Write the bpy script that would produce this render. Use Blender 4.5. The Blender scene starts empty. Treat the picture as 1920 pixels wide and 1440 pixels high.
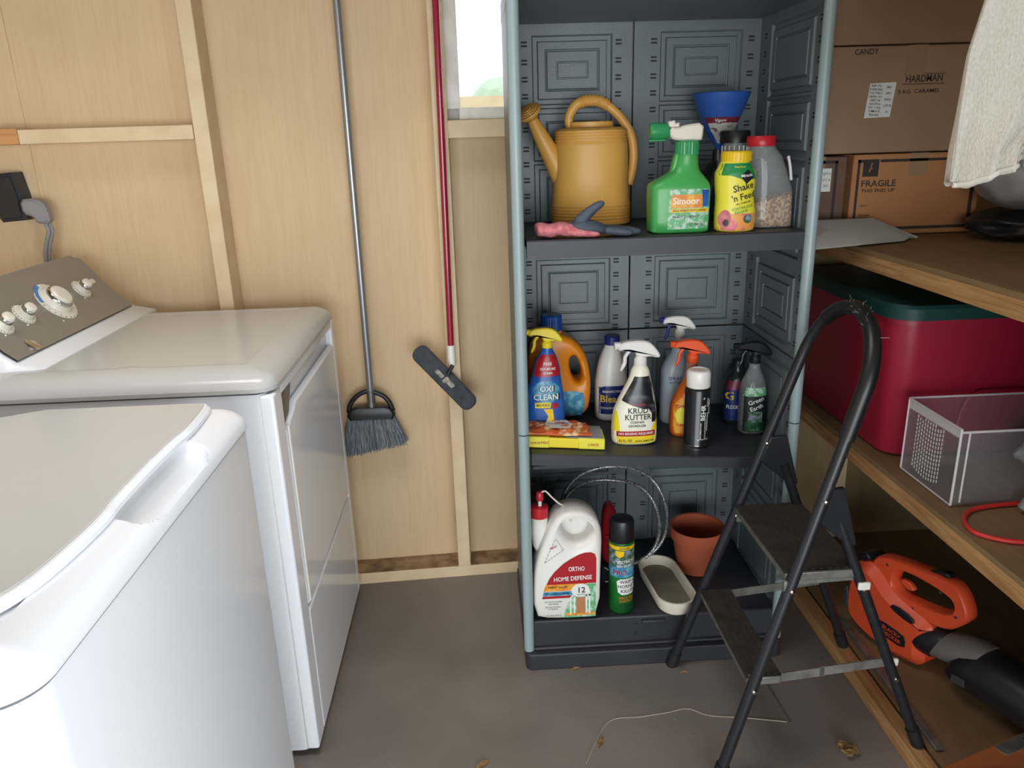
import bpy, math, random
from math import sin, cos, pi, sqrt
from mathutils import Vector, Matrix
random.seed(7)
SC = bpy.context.scene
COL = SC.collection

# ------------------------------------------------------------ camera, light, exposure
F_PX, CAM_H = 1442.0, 1.37
_dn = Vector((140, -4480, -F_PX)).normalized()
_fy = Vector((-73, 454, -F_PX)).normalized()
_fy = (_fy - _dn * _fy.dot(_dn)).normalized()
_rx = _fy.cross(-_dn)
cam_d = bpy.data.cameras.new('camera'); cam = bpy.data.objects.new('camera', cam_d); COL.objects.link(cam)
_R = Matrix((_rx, _fy, -_dn))
cam.matrix_world = Matrix.Translation((0, 0, CAM_H)) @ _R.to_4x4()
cam_d.sensor_fit = 'HORIZONTAL'; cam_d.sensor_width = 36; cam_d.lens = 36 * F_PX / 1920
cam_d.clip_start = .02
SC.camera = cam
vs = SC.view_settings
SC.display_settings.display_device = 'sRGB'
vs.view_transform = 'Standard'; vs.look = 'None'; vs.gamma = 1; vs.use_curve_mapping = False
vs.exposure = 0.0

world = bpy.data.worlds.new('sky'); SC.world = world; world.use_nodes = True
world.node_tree.nodes['Background'].inputs[0].default_value = (.86, .93, 1, 1)
world.node_tree.nodes['Background'].inputs[1].default_value = 2.3

def area(name, loc, target, sx, sy, watts, col):
    l = bpy.data.lights.new(name, 'AREA'); l.shape = 'RECTANGLE'; l.size = sx; l.size_y = sy
    l.energy = watts; l.color = col
    o = bpy.data.objects.new(name, l); COL.objects.link(o); o.location = loc
    o.rotation_euler = (Vector(target) - Vector(loc)).to_track_quat('-Z', 'Y').to_euler()
    return o
# daylight through the open garage door behind the camera, and through a side door on the right
area('door_daylight', (.05, -3.7, .95), (.05, 2, .65), 4.2, 1.9, 166, (.92, .97, 1))
area('side_door_daylight', (2.3, -.8, .95), (-1, .9, .55), 1.2, 1.8, 92, (.90, .96, 1))

area('added_fill_lamp', (-.45, 1.15, 2.44), (-.45, 1.15, 0), 1.3, .6, 9, (1, .98, .96)).data.spread = math.radians(106)     # added fill lamp, brightens the upward-facing surfaces

# ------------------------------------------------------------ materials
def lin(c):
    return tuple((x / 12.92 if x <= .04045 else ((x + .055) / 1.055) ** 2.4) for x in [v / 255 for v in c]) + (1,)
MATS = {}
def mat(name, c, rough=.5, metal=0, c2=None, scale=8, stretch=(1, 1, 1), bump=0, bscale=None, coat=0, trans=0, alpha=1,
        lo=.35, hi=.65, detail=6, spec=None, emit=None, ior=None, bstretch=None):
    m = bpy.data.materials.new(name); m.use_nodes = True
    nt = m.node_tree; b = nt.nodes['Principled BSDF']; L = nt.links.new
    b.inputs['Base Color'].default_value = lin(c); b.inputs['Roughness'].default_value = rough
    b.inputs['Metallic'].default_value = metal
    if spec is not None: b.inputs['Specular IOR Level'].default_value = spec
    if coat: b.inputs['Coat Weight'].default_value = coat; b.inputs['Coat Roughness'].default_value = .06
    if trans: b.inputs['Transmission Weight'].default_value = trans
    if ior: b.inputs['IOR'].default_value = ior
    b.inputs['Alpha'].default_value = alpha
    def noise(sc, st, det):
        tc = nt.nodes.new('ShaderNodeTexCoord'); mp = nt.nodes.new('ShaderNodeMapping'); mp.inputs['Scale'].default_value = st
        n = nt.nodes.new('ShaderNodeTexNoise'); n.inputs['Scale'].default_value = sc; n.inputs['Detail'].default_value = det
        L(tc.outputs['Object'], mp.inputs[0]); L(mp.outputs[0], n.inputs['Vector']); return n
    if c2:
        n = noise(scale, stretch, detail); r = nt.nodes.new('ShaderNodeValToRGB')
        r.color_ramp.elements[0].position = lo; r.color_ramp.elements[1].position = hi
        r.color_ramp.elements[0].color = lin(c); r.color_ramp.elements[1].color = lin(c2)
        L(n.outputs[0], r.inputs[0]); L(r.outputs[0], b.inputs['Base Color'])
    if bump:
        n = noise(bscale or scale * 3, bstretch or stretch, 8); bp = nt.nodes.new('ShaderNodeBump')
        bp.inputs['Strength'].default_value = bump; bp.inputs['Distance'].default_value = .004
        L(n.outputs[0], bp.inputs['Height']); L(bp.outputs[0], b.inputs['Normal'])
    MATS[name] = m
    return m

def wood(name, c1, c2, c3, axis=0, rough=.6, sc=1.0, bump=.25):
    """plywood / lumber: stretched grain plus knots"""
    m = bpy.data.materials.new(name); m.use_nodes = True; nt = m.node_tree; L = nt.links.new
    b = nt.nodes['Principled BSDF']; b.inputs['Roughness'].default_value = rough
    tc = nt.nodes.new('ShaderNodeTexCoord'); mp = nt.nodes.new('ShaderNodeMapping')
    st = [14 * sc] * 3; st[axis] = .8 * sc; mp.inputs['Scale'].default_value = st
    n = nt.nodes.new('ShaderNodeTexNoise'); n.inputs['Scale'].default_value = 3; n.inputs['Detail'].default_value = 8
    n.inputs['Distortion'].default_value = 1.2
    L(tc.outputs['Object'], mp.inputs[0]); L(mp.outputs[0], n.inputs['Vector'])
    n2 = nt.nodes.new('ShaderNodeTexNoise'); n2.inputs['Scale'].default_value = 2.2; n2.inputs['Detail'].default_value = 4
    L(tc.outputs['Object'], n2.inputs['Vector'])
    r = nt.nodes.new('ShaderNodeValToRGB'); e = r.color_ramp.elements
    e[0].position = .3; e[0].color = lin(c1); e[1].position = .7; e[1].color = lin(c2)
    L(n.outputs[0], r.inputs[0])
    mx = nt.nodes.new('ShaderNodeMixRGB'); mx.inputs[2].default_value = lin(c3)
    r2 = nt.nodes.new('ShaderNodeValToRGB'); r2.color_ramp.elements[0].position = .5; r2.color_ramp.elements[1].position = .75
    L(n2.outputs[0], r2.inputs[0]); L(r2.outputs[0], mx.inputs[0]); L(r.outputs[0], mx.inputs[1]); L(mx.outputs[0], b.inputs['Base Color'])
    bp = nt.nodes.new('ShaderNodeBump'); bp.inputs['Strength'].default_value = bump; bp.inputs['Distance'].default_value = .002
    L(n.outputs[0], bp.inputs['Height']); L(bp.outputs[0], b.inputs['Normal'])
    return m

M_WALL = wood('wall_paint', (208, 180, 140), (215, 189, 150), (200, 172, 132), axis=2, rough=.62, sc=1.6, bump=.35)
M_STUD = mat('stud_paint', (222, 200, 163), .6, c2=(213, 188, 150), scale=14, bump=.3, bscale=60)
M_RAW = wood('raw_lumber', (190, 135, 80), (206, 152, 96), (170, 112, 62), axis=0)
M_DIRT = mat('plate_top_dirt', (172, 142, 106), .8, c2=(112, 88, 64), scale=20, bump=.4)
M_FLOOR = mat('painted_concrete', (132, 123, 115), .5, c2=(110, 101, 94), scale=2.6, bump=.12, bscale=60, lo=.35, hi=.7, detail=12)
def flecks(m):
    nt = m.node_tree; L = nt.links.new; b = nt.nodes['Principled BSDF']; src = b.inputs['Base Color'].links[0].from_socket
    tc = nt.nodes.new('ShaderNodeTexCoord')
    for sc, th, col in ((34, .045, (170, 162, 150)), (21, .05, (58, 50, 44)), (6, .03, (70, 60, 52))):
        v = nt.nodes.new('ShaderNodeTexVoronoi'); v.inputs['Scale'].default_value = sc; L(tc.outputs['Object'], v.inputs['Vector'])
        n = nt.nodes.new('ShaderNodeTexNoise'); n.inputs['Scale'].default_value = sc * .35; L(tc.outputs['Object'], n.inputs['Vector'])
        a = nt.nodes.new('ShaderNodeMath'); a.operation = 'LESS_THAN'; a.inputs[1].default_value = th; L(v.outputs['Distance'], a.inputs[0])
        g = nt.nodes.new('ShaderNodeMath'); g.operation = 'GREATER_THAN'; g.inputs[1].default_value = .58; L(n.outputs[0], g.inputs[0])
        k = nt.nodes.new('ShaderNodeMath'); k.operation = 'MULTIPLY'; L(a.outputs[0], k.inputs[0]); L(g.outputs[0], k.inputs[1])
        mx = nt.nodes.new('ShaderNodeMixRGB'); mx.inputs[2].default_value = lin(col); L(k.outputs[0], mx.inputs[0]); L(src, mx.inputs[1]); src = mx.outputs[0]
    L(src, b.inputs['Base Color'])
flecks(M_FLOOR)
M_PATCH = mat('floor_stain', (86, 77, 70), .6, c2=(104, 95, 88), scale=9)
M_CEIL = mat('ceiling_wood', (120, 104, 84), .8, c2=(96, 80, 62), scale=5)
M_WHITE = mat('appliance_enamel', (226, 229, 234), .2, spec=.45)
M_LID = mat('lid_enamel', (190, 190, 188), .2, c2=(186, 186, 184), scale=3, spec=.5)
M_WFRAME = mat('appliance_panel', (240, 243, 248), .12, spec=.45)
M_CONS = mat('console_silver', (150, 146, 140), .38, metal=.45)
M_KNOB = mat('knob_white', (226, 221, 208), .3)
M_CHROME = mat('chrome', (200, 198, 195), .14, metal=1)
M_DARK = mat('dark_gap', (58, 58, 58), .5)
M_BLUEP = mat('dial_blue', (60, 130, 200), .4)
M_PRINT = mat('print_grey', (92, 90, 88), .6)
M_BLACK = mat('black_plastic', (26, 27, 30), .38)
M_BOXBLK = mat('outlet_black', (42, 47, 54), .4, c2=(33, 37, 44), scale=12)
M_CORD = mat('cord_grey', (140, 138, 138), .5)
M_STEEL = mat('steel_pole', (150, 154, 156), .3, metal=.6)
M_BRISTLE = mat('bristle_grey', (150, 156, 164), .7, c2=(88, 92, 98), scale=260, stretch=(1, 1, .08))
M_REDPOLE = mat('maroon_pole', (150, 24, 52), .2, coat=.4)
M_PAD = mat('mop_foam', (56, 59, 63), .85, c2=(72, 75, 80), scale=30, bump=.5)
M_PADW = mat('mop_scuff', (190, 184, 168), .8, c2=(110, 108, 100), scale=90)
M_GLASS = mat('window_glass', (255, 255, 255), .0, trans=1, ior=1.0, alpha=.12)
M_WINF = mat('window_frame_paint', (232, 230, 224), .5, c2=(214, 208, 196), scale=20)
M_CAB = mat('cabinet_resin', (108, 119, 123), .42, c2=(103, 114, 118), scale=6, bump=.12, bscale=200)
M_CABP = mat('cabinet_post', (150, 168, 170), .35)
M_CABD = mat('cabinet_shelf_resin', (50, 51, 56), .45, c2=(44, 45, 50), scale=8)
M_SLOT = mat('slot_shadow', (34, 38, 42), .7)
M_YCAN = mat('watering_can_yellow', (226, 172, 84), .42, c2=(220, 164, 76), scale=4)
M_PINK = mat('glove_pink', (222, 140, 146), .85, c2=(196, 104, 114), scale=70, bump=.6, bscale=90)
M_GLOVE = mat('glove_grey', (72, 84, 98), .6, c2=(62, 73, 86), scale=20, bump=.3)
M_GREEN = mat('bottle_green', (74, 168, 88), .32, c2=(66, 158, 82), scale=5, spec=.5)
M_GREENC = mat('cap_green', (50, 150, 92), .35)
M_CREAM = mat('cream_plastic', (226, 218, 204), .45)
M_W = mat('white_plastic', (232, 230, 222), .35)
M_LBLW = mat('label_white', (235, 235, 230), .4)
M_YEL = mat('yellow_plastic', (238, 214, 40), .4)
M_YEL2 = mat('yellow_cap', (238, 196, 28), .4)
M_LBLG = mat('label_green', (34, 138, 72), .4)
M_LBLY = mat('label_yellow', (232, 222, 62), .4)
M_LBLBL = mat('label_blue', (30, 78, 160), .35, c2=(46, 104, 184), scale=25)
M_LBLNV = mat('label_navy', (26, 42, 110), .35)
M_LBLR = mat('label_red', (172, 28, 38), .35)
M_LBLO = mat('label_orange', (226, 130, 40), .4, c2=(240, 176, 60), scale=60)
M_TXTK = mat('ink_black', (20, 20, 22), .5)
M_TXTW = mat('ink_white', (240, 240, 236), .5)
M_TXTO = mat('ink_orange', (214, 120, 40), .5)
M_MINT = mat('label_art_mint', (98, 178, 120), .4, c2=(190, 214, 196), scale=90, lo=.45, hi=.6)
M_FLOW = mat('label_art_flowers', (224, 108, 128), .4, c2=(236, 160, 70), scale=45, lo=.45, hi=.55)
M_SPLASH = mat('label_art_splash', (48, 128, 172), .35, c2=(130, 196, 210), scale=60, lo=.45, hi=.7)
M_FUN = mat('funnel_blue', (46, 92, 176), .38)
M_FUNR = mat('funnel_band', (120, 44, 62), .4)
M_FUNW = mat('funnel_label', (210, 208, 204), .5, c2=(96, 92, 96), scale=70, lo=.5, hi=.62)
M_CLEAR = mat('clear_plastic', (200, 205, 205), .08, alpha=.26, spec=.8)
M_CLEARW = mat('cloudy_plastic', (186, 196, 204), .3, alpha=.72)
M_PEL = mat('pellets', (206, 168, 120), .7, c2=(132, 92, 60), scale=140, lo=.45, hi=.55, bump=1.0, bscale=170)
M_REDCAP = mat('cap_red', (190, 34, 48), .35)
M_JUG = mat('jug_orange', (232, 142, 24), .36, c2=(222, 130, 18), scale=3)
M_CAPBL = mat('cap_blue', (20, 74, 150), .35)
M_NAVY = mat('cap_navy', (30, 44, 120), .4)
M_ORC = mat('trigger_orange', (240, 88, 36), .36)
M_OIL = mat('orange_liquid', (214, 104, 30), .2, spec=.6)
M_KLBL = mat('label_cream', (236, 234, 214), .4)
M_KBLK = mat('label_black_swirl', (30, 30, 32), .3, c2=(120, 120, 122), scale=9, stretch=(1, 1, 3), lo=.55, hi=.75)
M_CANBK = mat('can_black', (24, 25, 27), .28)
M_CANG = mat('can_green', (34, 118, 44), .3, c2=(20, 78, 34), scale=12)
M_CANART = mat('can_art', (60, 100, 60), .35, c2=(140, 150, 170), scale=80, lo=.45, hi=.6)
M_DKBOT = mat('dark_bottle', (38, 46, 46), .2, alpha=.8)
M_DKLBL = mat('dark_label', (22, 24, 28), .35, c2=(40, 44, 46), scale=50)
M_GRN2 = mat('label_leaf_green', (30, 110, 54), .4, c2=(18, 58, 34), scale=70)
M_PURP = mat('purple_label', (120, 30, 60), .4)
M_PACK = mat('packet_art', (206, 92, 40), .4, c2=(236, 200, 150), scale=55, lo=.52, hi=.62)
M_BRAID = mat('braided_steel', (190, 190, 190), .3, metal=.5, c2=(62, 62, 64), scale=330, lo=.42, hi=.58)
M_TRAY = mat('tray_cream', (226, 219, 200), .6)
M_TRAYI = mat('tray_inside', (136, 128, 110), .8, c2=(120, 112, 96), scale=20)
M_TERRA = mat('terracotta', (186, 96, 62), .75, c2=(172, 86, 56), scale=6)
M_STOOL = mat('stool_black', (34, 36, 40), .36, c2=(44, 46, 50), scale=60, lo=.55, hi=.75)
M_TREAD = mat('stool_tread', (42, 39, 36), .85, c2=(54, 49, 44), scale=30, bump=.5)
M_GALV = mat('galvanised', (150, 150, 146), .45, metal=.6, c2=(120, 120, 118), scale=30)
M_BOARD = wood('rack_board_face', (134, 108, 76), (150, 122, 86), (112, 88, 62), axis=1, sc=.8)
M_EDGE = wood('rack_edge', (168, 122, 76), (208, 164, 112), (150, 106, 64), axis=1, sc=2.2, bump=.6)
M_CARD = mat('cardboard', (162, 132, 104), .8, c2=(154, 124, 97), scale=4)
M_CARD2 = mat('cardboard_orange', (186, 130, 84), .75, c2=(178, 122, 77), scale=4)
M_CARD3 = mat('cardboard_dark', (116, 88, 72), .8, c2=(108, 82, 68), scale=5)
M_TAPE = mat('tape', (166, 134, 104), .25, coat=.3)
M_CINK = mat('carton_ink', (58, 46, 42), .7)
M_TOTE = mat('tote_red', (156, 30, 54), .4)
M_TLID = mat('tote_lid_green', (22, 62, 58), .45)
M_BIN = mat('bin_frosted', (180, 178, 184), .3, alpha=.12)
M_BINR = mat('bin_rib', (212, 206, 210), .4)
M_BAG = mat('grey_bag', (110, 114, 120), .35, c2=(150, 154, 160), scale=14, bump=1, bscale=20)
M_PBAG = mat('translucent_bag', (140, 142, 142), .3, c2=(176, 178, 178), scale=12, alpha=.85, bump=.8, bscale=22)
M_BBAG = mat('black_bag', (34, 36, 40), .3, bump=.8, bscale=18)
M_CABLE = mat('cable_red', (206, 52, 48), .4)
M_BLOW = mat('blower_orange', (214, 80, 44), .42)
M_BLOWG = mat('blower_grey', (108, 106, 104), .35)
M_FOAM = mat('foam_board', (196, 192, 182), .7, c2=(188, 184, 174), scale=6)
M_KNIT = mat('knit_white', (204, 200, 190), .9, c2=(194, 189, 178), scale=420, stretch=(1, 1, .5), lo=.4, hi=.6, bump=.5, bscale=320)
M_KNIT2 = mat('lining_white', (208, 204, 194), .9)
M_LEAF = mat('dry_leaf', (142, 112, 70), .9, c2=(96, 72, 44), scale=30)
M_THREAD = mat('thread', (172, 160, 144), .9)
M_TREE = mat('tree_leaves', (160, 176, 150), .8, c2=(180, 190, 170), scale=4)
M_GRASS = mat('grass', (120, 140, 80), .9, c2=(150, 160, 100), scale=2)
M_FENCE = mat('fence_wood', (222, 202, 172), .7, c2=(210, 188, 156), scale=6)
M_SHOT = mat('black_rubber', (22, 22, 24), .7)  # black rubber of the stool feet

# ------------------------------------------------------------ mesh helpers
class MB:
    def __init__(s): s.v = []; s.f = []; s.m = []
    def add(s, vs, fs, mi=0):
        n = len(s.v); s.v += [tuple(v) for v in vs]
        for f in fs: s.f.append([i + n for i in f]); s.m.append(mi)
        return s
    def box(s, x0, x1, y0, y1, z0, z1, mi=0):
        return s.add([(x0, y0, z0), (x1, y0, z0), (x1, y1, z0), (x0, y1, z0), (x0, y0, z1), (x1, y0, z1), (x1, y1, z1), (x0, y1, z1)],
                     [(3, 2, 1, 0), (4, 5, 6, 7), (0, 1, 5, 4), (1, 2, 6, 5), (2, 3, 7, 6), (3, 0, 4, 7)], mi)
    def loft(s, rings, cap0=True, cap1=True, mi=0, close=True):
        n = len(rings[0]); vs = [p for r in rings for p in r]; fs = []
        for i in range(len(rings) - 1):
            for j in range(n if close else n - 1):
                k = (j + 1) % n
                fs.append((i * n + j, i * n + k, (i + 1) * n + k, (i + 1) * n + j))
        if cap0: fs.append(tuple(reversed(range(n))))
        if cap1: fs.append(tuple((len(rings) - 1) * n + j for j in range(n)))
        return s.add(vs, fs, mi)
    def lathe(s, prof, cx=0, cy=0, seg=32, sx=1, sy=1, p=2, mi=0, caps=True):
        rs = []
        for r, z in prof:
            ring = []
            for j in range(seg):
                a = 2 * pi * j / seg; c, d = cos(a), sin(a)
                ring.append((cx + r * sx * math.copysign(abs(c) ** (2 / p), c), cy + r * sy * math.copysign(abs(d) ** (2 / p), d), z))
            rs.append(ring)
        return s.loft(rs, caps, caps, mi)
    def tube(s, pts, r, seg=12, mi=0, caps=True, closed=False):
        pts = [Vector(p) for p in pts]; n = len(pts); rr = r if isinstance(r, (list, tuple)) else [r] * n
        rings = []; up = None
        for i, p in enumerate(pts):
            if closed: t = pts[(i + 1) % n] - pts[i - 1]
            else: t = pts[min(i + 1, n - 1)] - pts[max(i - 1, 0)]
            t.normalize()
            if up is None:
                up = Vector((0, 0, 1)) if abs(t.z) < .9 else Vector((1, 0, 0))
            a = t.cross(up).normalized(); b = a.cross(t).normalized(); up = b
            rings.append([p + (a * cos(2 * pi * j / seg) + b * sin(2 * pi * j / seg)) * rr[i] for j in range(seg)])
        if closed: rings.append(rings[0]); caps = False
        return s.loft(rings, caps, caps, mi)
    def prism(s, pts, a, b, fn, mi=0):
        """outline pts (u,v) extruded from depth a to b; fn(u,v,d) -> point"""
        n = len(pts); vs = [fn(u, v, a) for u, v in pts] + [fn(u, v, b) for u, v in pts]
        fs = [tuple(range(n)), tuple(reversed(range(n, 2 * n)))] + [(i, i + n, (i + 1) % n + n, (i + 1) % n) for i in range(n)]
        return s.add(vs, fs, mi)
    def slab(s, pts, a, b, fn, bev=.004, mi=0):
        """rounded-edge prism: outline inset at the two faces"""
        c = (sum(p[0] for p in pts) / len(pts), sum(p[1] for p in pts) / len(pts))
        ins = inset(pts, bev); sg = 1 if b > a else -1
        rings = [[fn(u, v, a) for u, v in ins], [fn(u, v, a + sg * bev) for u, v in pts],
                 [fn(u, v, b - sg * bev) for u, v in pts], [fn(u, v, b) for u, v in ins]]
        return s.loft(rings, True, True, mi)

def inset(pts, d):
    n = len(pts); area2 = sum(pts[i][0] * pts[(i + 1) % n][1] - pts[(i + 1) % n][0] * pts[i][1] for i in range(n))
    sg = 1 if area2 > 0 else -1; out = []
    for i in range(n):
        p0, p1, p2 = Vector(pts[i - 1]), Vector(pts[i]), Vector(pts[(i + 1) % n])
        e1 = (p1 - p0); e2 = (p2 - p1)
        if e1.length < 1e-9 or e2.length < 1e-9: out.append(tuple(p1)); continue
        e1.normalize(); e2.normalize()
        n1 = Vector((-e1.y, e1.x)) * sg; n2 = Vector((-e2.y, e2.x)) * sg
        m = n1 + n2
        if m.length < 1e-6: out.append(tuple(p1)); continue
        m.normalize(); k = min(d / max(m.dot(n1), .35), 2 * d); q = p1 + m * k; out.append((q.x, q.y))
    return out

def smooth_closed(pts, it=2):
    for _ in range(it):
        q = []
        for i in range(len(pts)):
            a, b = pts[i], pts[(i + 1) % len(pts)]
            q += [(a[0] * .75 + b[0] * .25, a[1] * .75 + b[1] * .25), (a[0] * .25 + b[0] * .75, a[1] * .25 + b[1] * .75)]
        pts = q
    return pts
def spline(pts, n=8):
    P = [Vector(p) for p in pts]; P = [P[0] * 2 - P[1]] + P + [P[-1] * 2 - P[-2]]; out = []
    for i in range(1, len(P) - 2):
        for k in range(n):
            t = k / n; a, b, c, d = P[i - 1], P[i], P[i + 1], P[i + 2]
            out.append(.5 * ((2 * b) + (c - a) * t + (2 * a - 5 * b + 4 * c - d) * t * t + (3 * b - a - 3 * c + d) * t ** 3))
    out.append(P[-2]); return out
def rrect(x0, x1, y0, y1, r, n=5):
    out = []
    for cx, cy, a0 in ((x1 - r, y1 - r, 0), (x0 + r, y1 - r, pi / 2), (x0 + r, y0 + r, pi), (x1 - r, y0 + r, 1.5 * pi)):
        for k in range(n + 1): a = a0 + pi / 2 * k / n; out.append((cx + r * cos(a), cy + r * sin(a)))
    return out
def ring3(pts, z): return [(x, y, z) for x, y in pts]

def mk(name, mb, mats, parent=None, smooth=40, bevel=0, seg=2, fix=True, world=False, sub=0):
    me = bpy.data.meshes.new(name); me.from_pydata(mb.v, [], mb.f)
    if not isinstance(mats, (list, tuple)): mats = [mats]
    for m in mats: me.materials.append(m)
    me.polygons.foreach_set('material_index', mb.m)
    if fix:
        import bmesh
        bm = bmesh.new(); bm.from_mesh(me); bmesh.ops.recalc_face_normals(bm, faces=bm.faces); bm.to_mesh(me); bm.free()
    if smooth:
        me.polygons.foreach_set('use_smooth', [True] * len(me.polygons)); me.set_sharp_from_angle(angle=math.radians(smooth))
    me.update()
    o = bpy.data.objects.new(name, me); COL.objects.link(o)
    if parent: 
        o.parent = parent
        if world:
            r = parent
            while r.parent: r = r.parent
            for v in me.vertices: v.co = v.co - r.location
    if bevel:
        b = o.modifiers.new('bevel', 'BEVEL'); b.width = bevel; b.segments = seg; b.limit_method = 'ANGLE'; b.angle_limit = math.radians(40)
    if sub:
        b = o.modifiers.new('sub', 'SUBSURF'); b.levels = sub; b.render_levels = sub
    return o
def thing(name, label, cat, loc=(0, 0, 0), rz=0, group=None):
    o = bpy.data.objects.new(name, None); COL.objects.link(o); o.location = loc; o.rotation_euler = (0, 0, rz)
    o.empty_display_size = .05
    tag(o, label, cat, group); return o
def tag(o, label, cat, group=None, kind=None):
    o['label'] = label; o['category'] = cat
    if group: o['group'] = group
    if kind: o['kind'] = kind
    return o
def struct(name, mb, m, parent=None, **k):
    """setting geometry; always given in world coordinates"""
    o = mk(name, mb, m, parent, **k)
    if not parent: o['kind'] = 'structure'
    return o

def text(name, lines, surf, m, parent, eps=.0007):
    """lines: (string, u, v, cap height, rotation, max width); centred lettering laid on surf(u,v,e) as one mesh"""
    mb = MB()
    for ln in lines:
        s, u, v, h = ln[:4]; rot = ln[4] if len(ln) > 4 else 0; mw = ln[5] if len(ln) > 5 else None
        cu = bpy.data.curves.new('t', 'FONT'); cu.body = s; cu.size = h / .7; cu.align_x = 'CENTER'; cu.align_y = 'CENTER'
        cu.resolution_u = 2; cu.offset = h * .02
        o = bpy.data.objects.new('t', cu); COL.objects.link(o)
        bpy.context.view_layer.update()
        me = bpy.data.meshes.new_from_object(o.evaluated_get(bpy.context.evaluated_depsgraph_get()))
        xs = [q.co.x for q in me.vertices]
        if xs:
            w = max(xs) - min(xs); k = min(1, mw / w) if mw else 1
            if mw and len(ln) > 6: k = mw / w
            cr, sr = cos(rot), sin(rot); vs = []
            for q in me.vertices:
                a, b = q.co.x * k, q.co.y
                vs.append(surf(u + a * cr - b * sr, v + a * sr + b * cr, eps))
            mb.add(vs, [tuple(p.vertices) for p in me.polygons])
        bpy.data.objects.remove(o); bpy.data.curves.remove(cu); bpy.data.meshes.remove(me)
    return mk(name, mb, m, parent, smooth=0, fix=False)
def decal(name, rows, surf, m, parent, nu=14, nv=6, eps=.0004):
    """rows: (v, u_left, u_right); filled patch following surf"""
    R = []
    for i in range(len(rows) - 1):
        a, b = rows[i], rows[i + 1]
        for k in range(nv): t = k / nv; R.append([a[j] * (1 - t) + b[j] * t for j in range(3)])
    R.append(rows[-1])
    vs = [surf(r[1] + (r[2] - r[1]) * j / nu, r[0], eps) for r in R for j in range(nu + 1)]
    fs = [(i * (nu + 1) + j, i * (nu + 1) + j + 1, (i + 1) * (nu + 1) + j + 1, (i + 1) * (nu + 1) + j) for i in range(len(R) - 1) for j in range(nu)]
    return mk(name, MB().add(vs, fs), m, parent, smooth=60)
def ellipse_rows(cu, cv, ru, rv, n=12):
    return [(cv + rv * sin(-pi / 2 + pi * i / n), cu - ru * cos(-pi / 2 + pi * i / n) - 1e-5, cu + ru * cos(-pi / 2 + pi * i / n) + 1e-5) for i in range(n + 1)]

def bottle(name, prof, m, parent, seg=40, sub=4):
    """prof rows (z, xc, rx, ry, p) -> mesh and a front surface function"""
    pr = []
    for i in range(len(prof) - 1):
        a, b = prof[i], prof[i + 1]
        for k in range(sub):
            t = k / sub; pr.append([a[j] * (1 - t) + b[j] * t for j in range(5)])
    pr.append(list(prof[-1]))
    # light smoothing of the profile, ends kept
    for _ in range(2):
        q = [r[:] for r in pr]
        for i in range(1, len(pr) - 1):
            for j in range(1, 4): q[i][j] = (pr[i - 1][j] + 2 * pr[i][j] + pr[i + 1][j]) / 4
        pr = q
    rings = []
    for z, xc, rx, ry, p in pr:
        rings.append([(xc + rx * math.copysign(abs(cos(a)) ** (2 / p), cos(a)), ry * math.copysign(abs(sin(a)) ** (2 / p), sin(a)), z)
                      for a in [2 * pi * (j + .5) / seg for j in range(seg)]])
    o = mk(name, MB().loft(rings), m, parent, smooth=50)
    def surf(u, v, e):
        v2 = min(max(v, pr[0][0]), pr[-1][0])
        for i in range(len(pr) - 1):
            if v2 <= pr[i + 1][0]: break
        a, b = pr[i], pr[i + 1]; t = (v2 - a[0]) / max(b[0] - a[0], 1e-9)
        xc, rx, ry, p = [a[j] * (1 - t) + b[j] * t for j in range(1, 5)]
        q = min(abs((u - xc) / rx), .995)
        return (u, -ry * (1 - q ** p) ** (1 / p) - e, v)
    return o, surf
def xz(u, v, d): return (u, d, v)

def trigger(parent, x, z, m, mn=None, k=1.0, collar=None, th=.011, long=1.0, lever=None):
    """spray trigger head, nozzle to the left, collar at (x,z)"""
    collar = collar or m
    mk('collar', MB().lathe([(.013 * k, z - .004), (.0145 * k, z), (.0145 * k, z + .016 * k), (.011 * k, z + .02 * k), (.010 * k, z + .032 * k)], cx=x, seg=24), collar, parent)
    out = [(-.052, .040), (-.046, .056), (-.008, .060), (.018, .056), (.034, .040), (.045, .022), (.040, .017), (.022, .022), (.012, .020), (-.010, .022), (-.014, .034), (-.030, .038), (-.048, .036)]
    out = smooth_closed([(x + a * k * long, z + b * k) for a, b in out], 2)
    h = mk('trigger_head', MB().slab(out, -th * k, th * k, xz, bev=.003 * k), m, parent)
    lev = spline([(x - .022 * k * long, 0, z + .038 * k), (x - .034 * k * long, 0, z + .022 * k), (x - .036 * k * long, 0, z + .006 * k), (x - .044 * k * long, 0, z - .012 * k)], 5)
    mk('trigger_lever', MB().tube(lev, [.0045 * k] * (len(lev) - 3) + [.004 * k, .003 * k, .002 * k], 8), lever or m, parent)
    nz = MB(); nz.tube([(x - .046 * k * long, 0, z + .047 * k), (x - .060 * k * long, 0, z + .047 * k)], .0085 * k, 8)
    mk('nozzle', nz, mn or m, parent, smooth=30)
    return h
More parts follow.
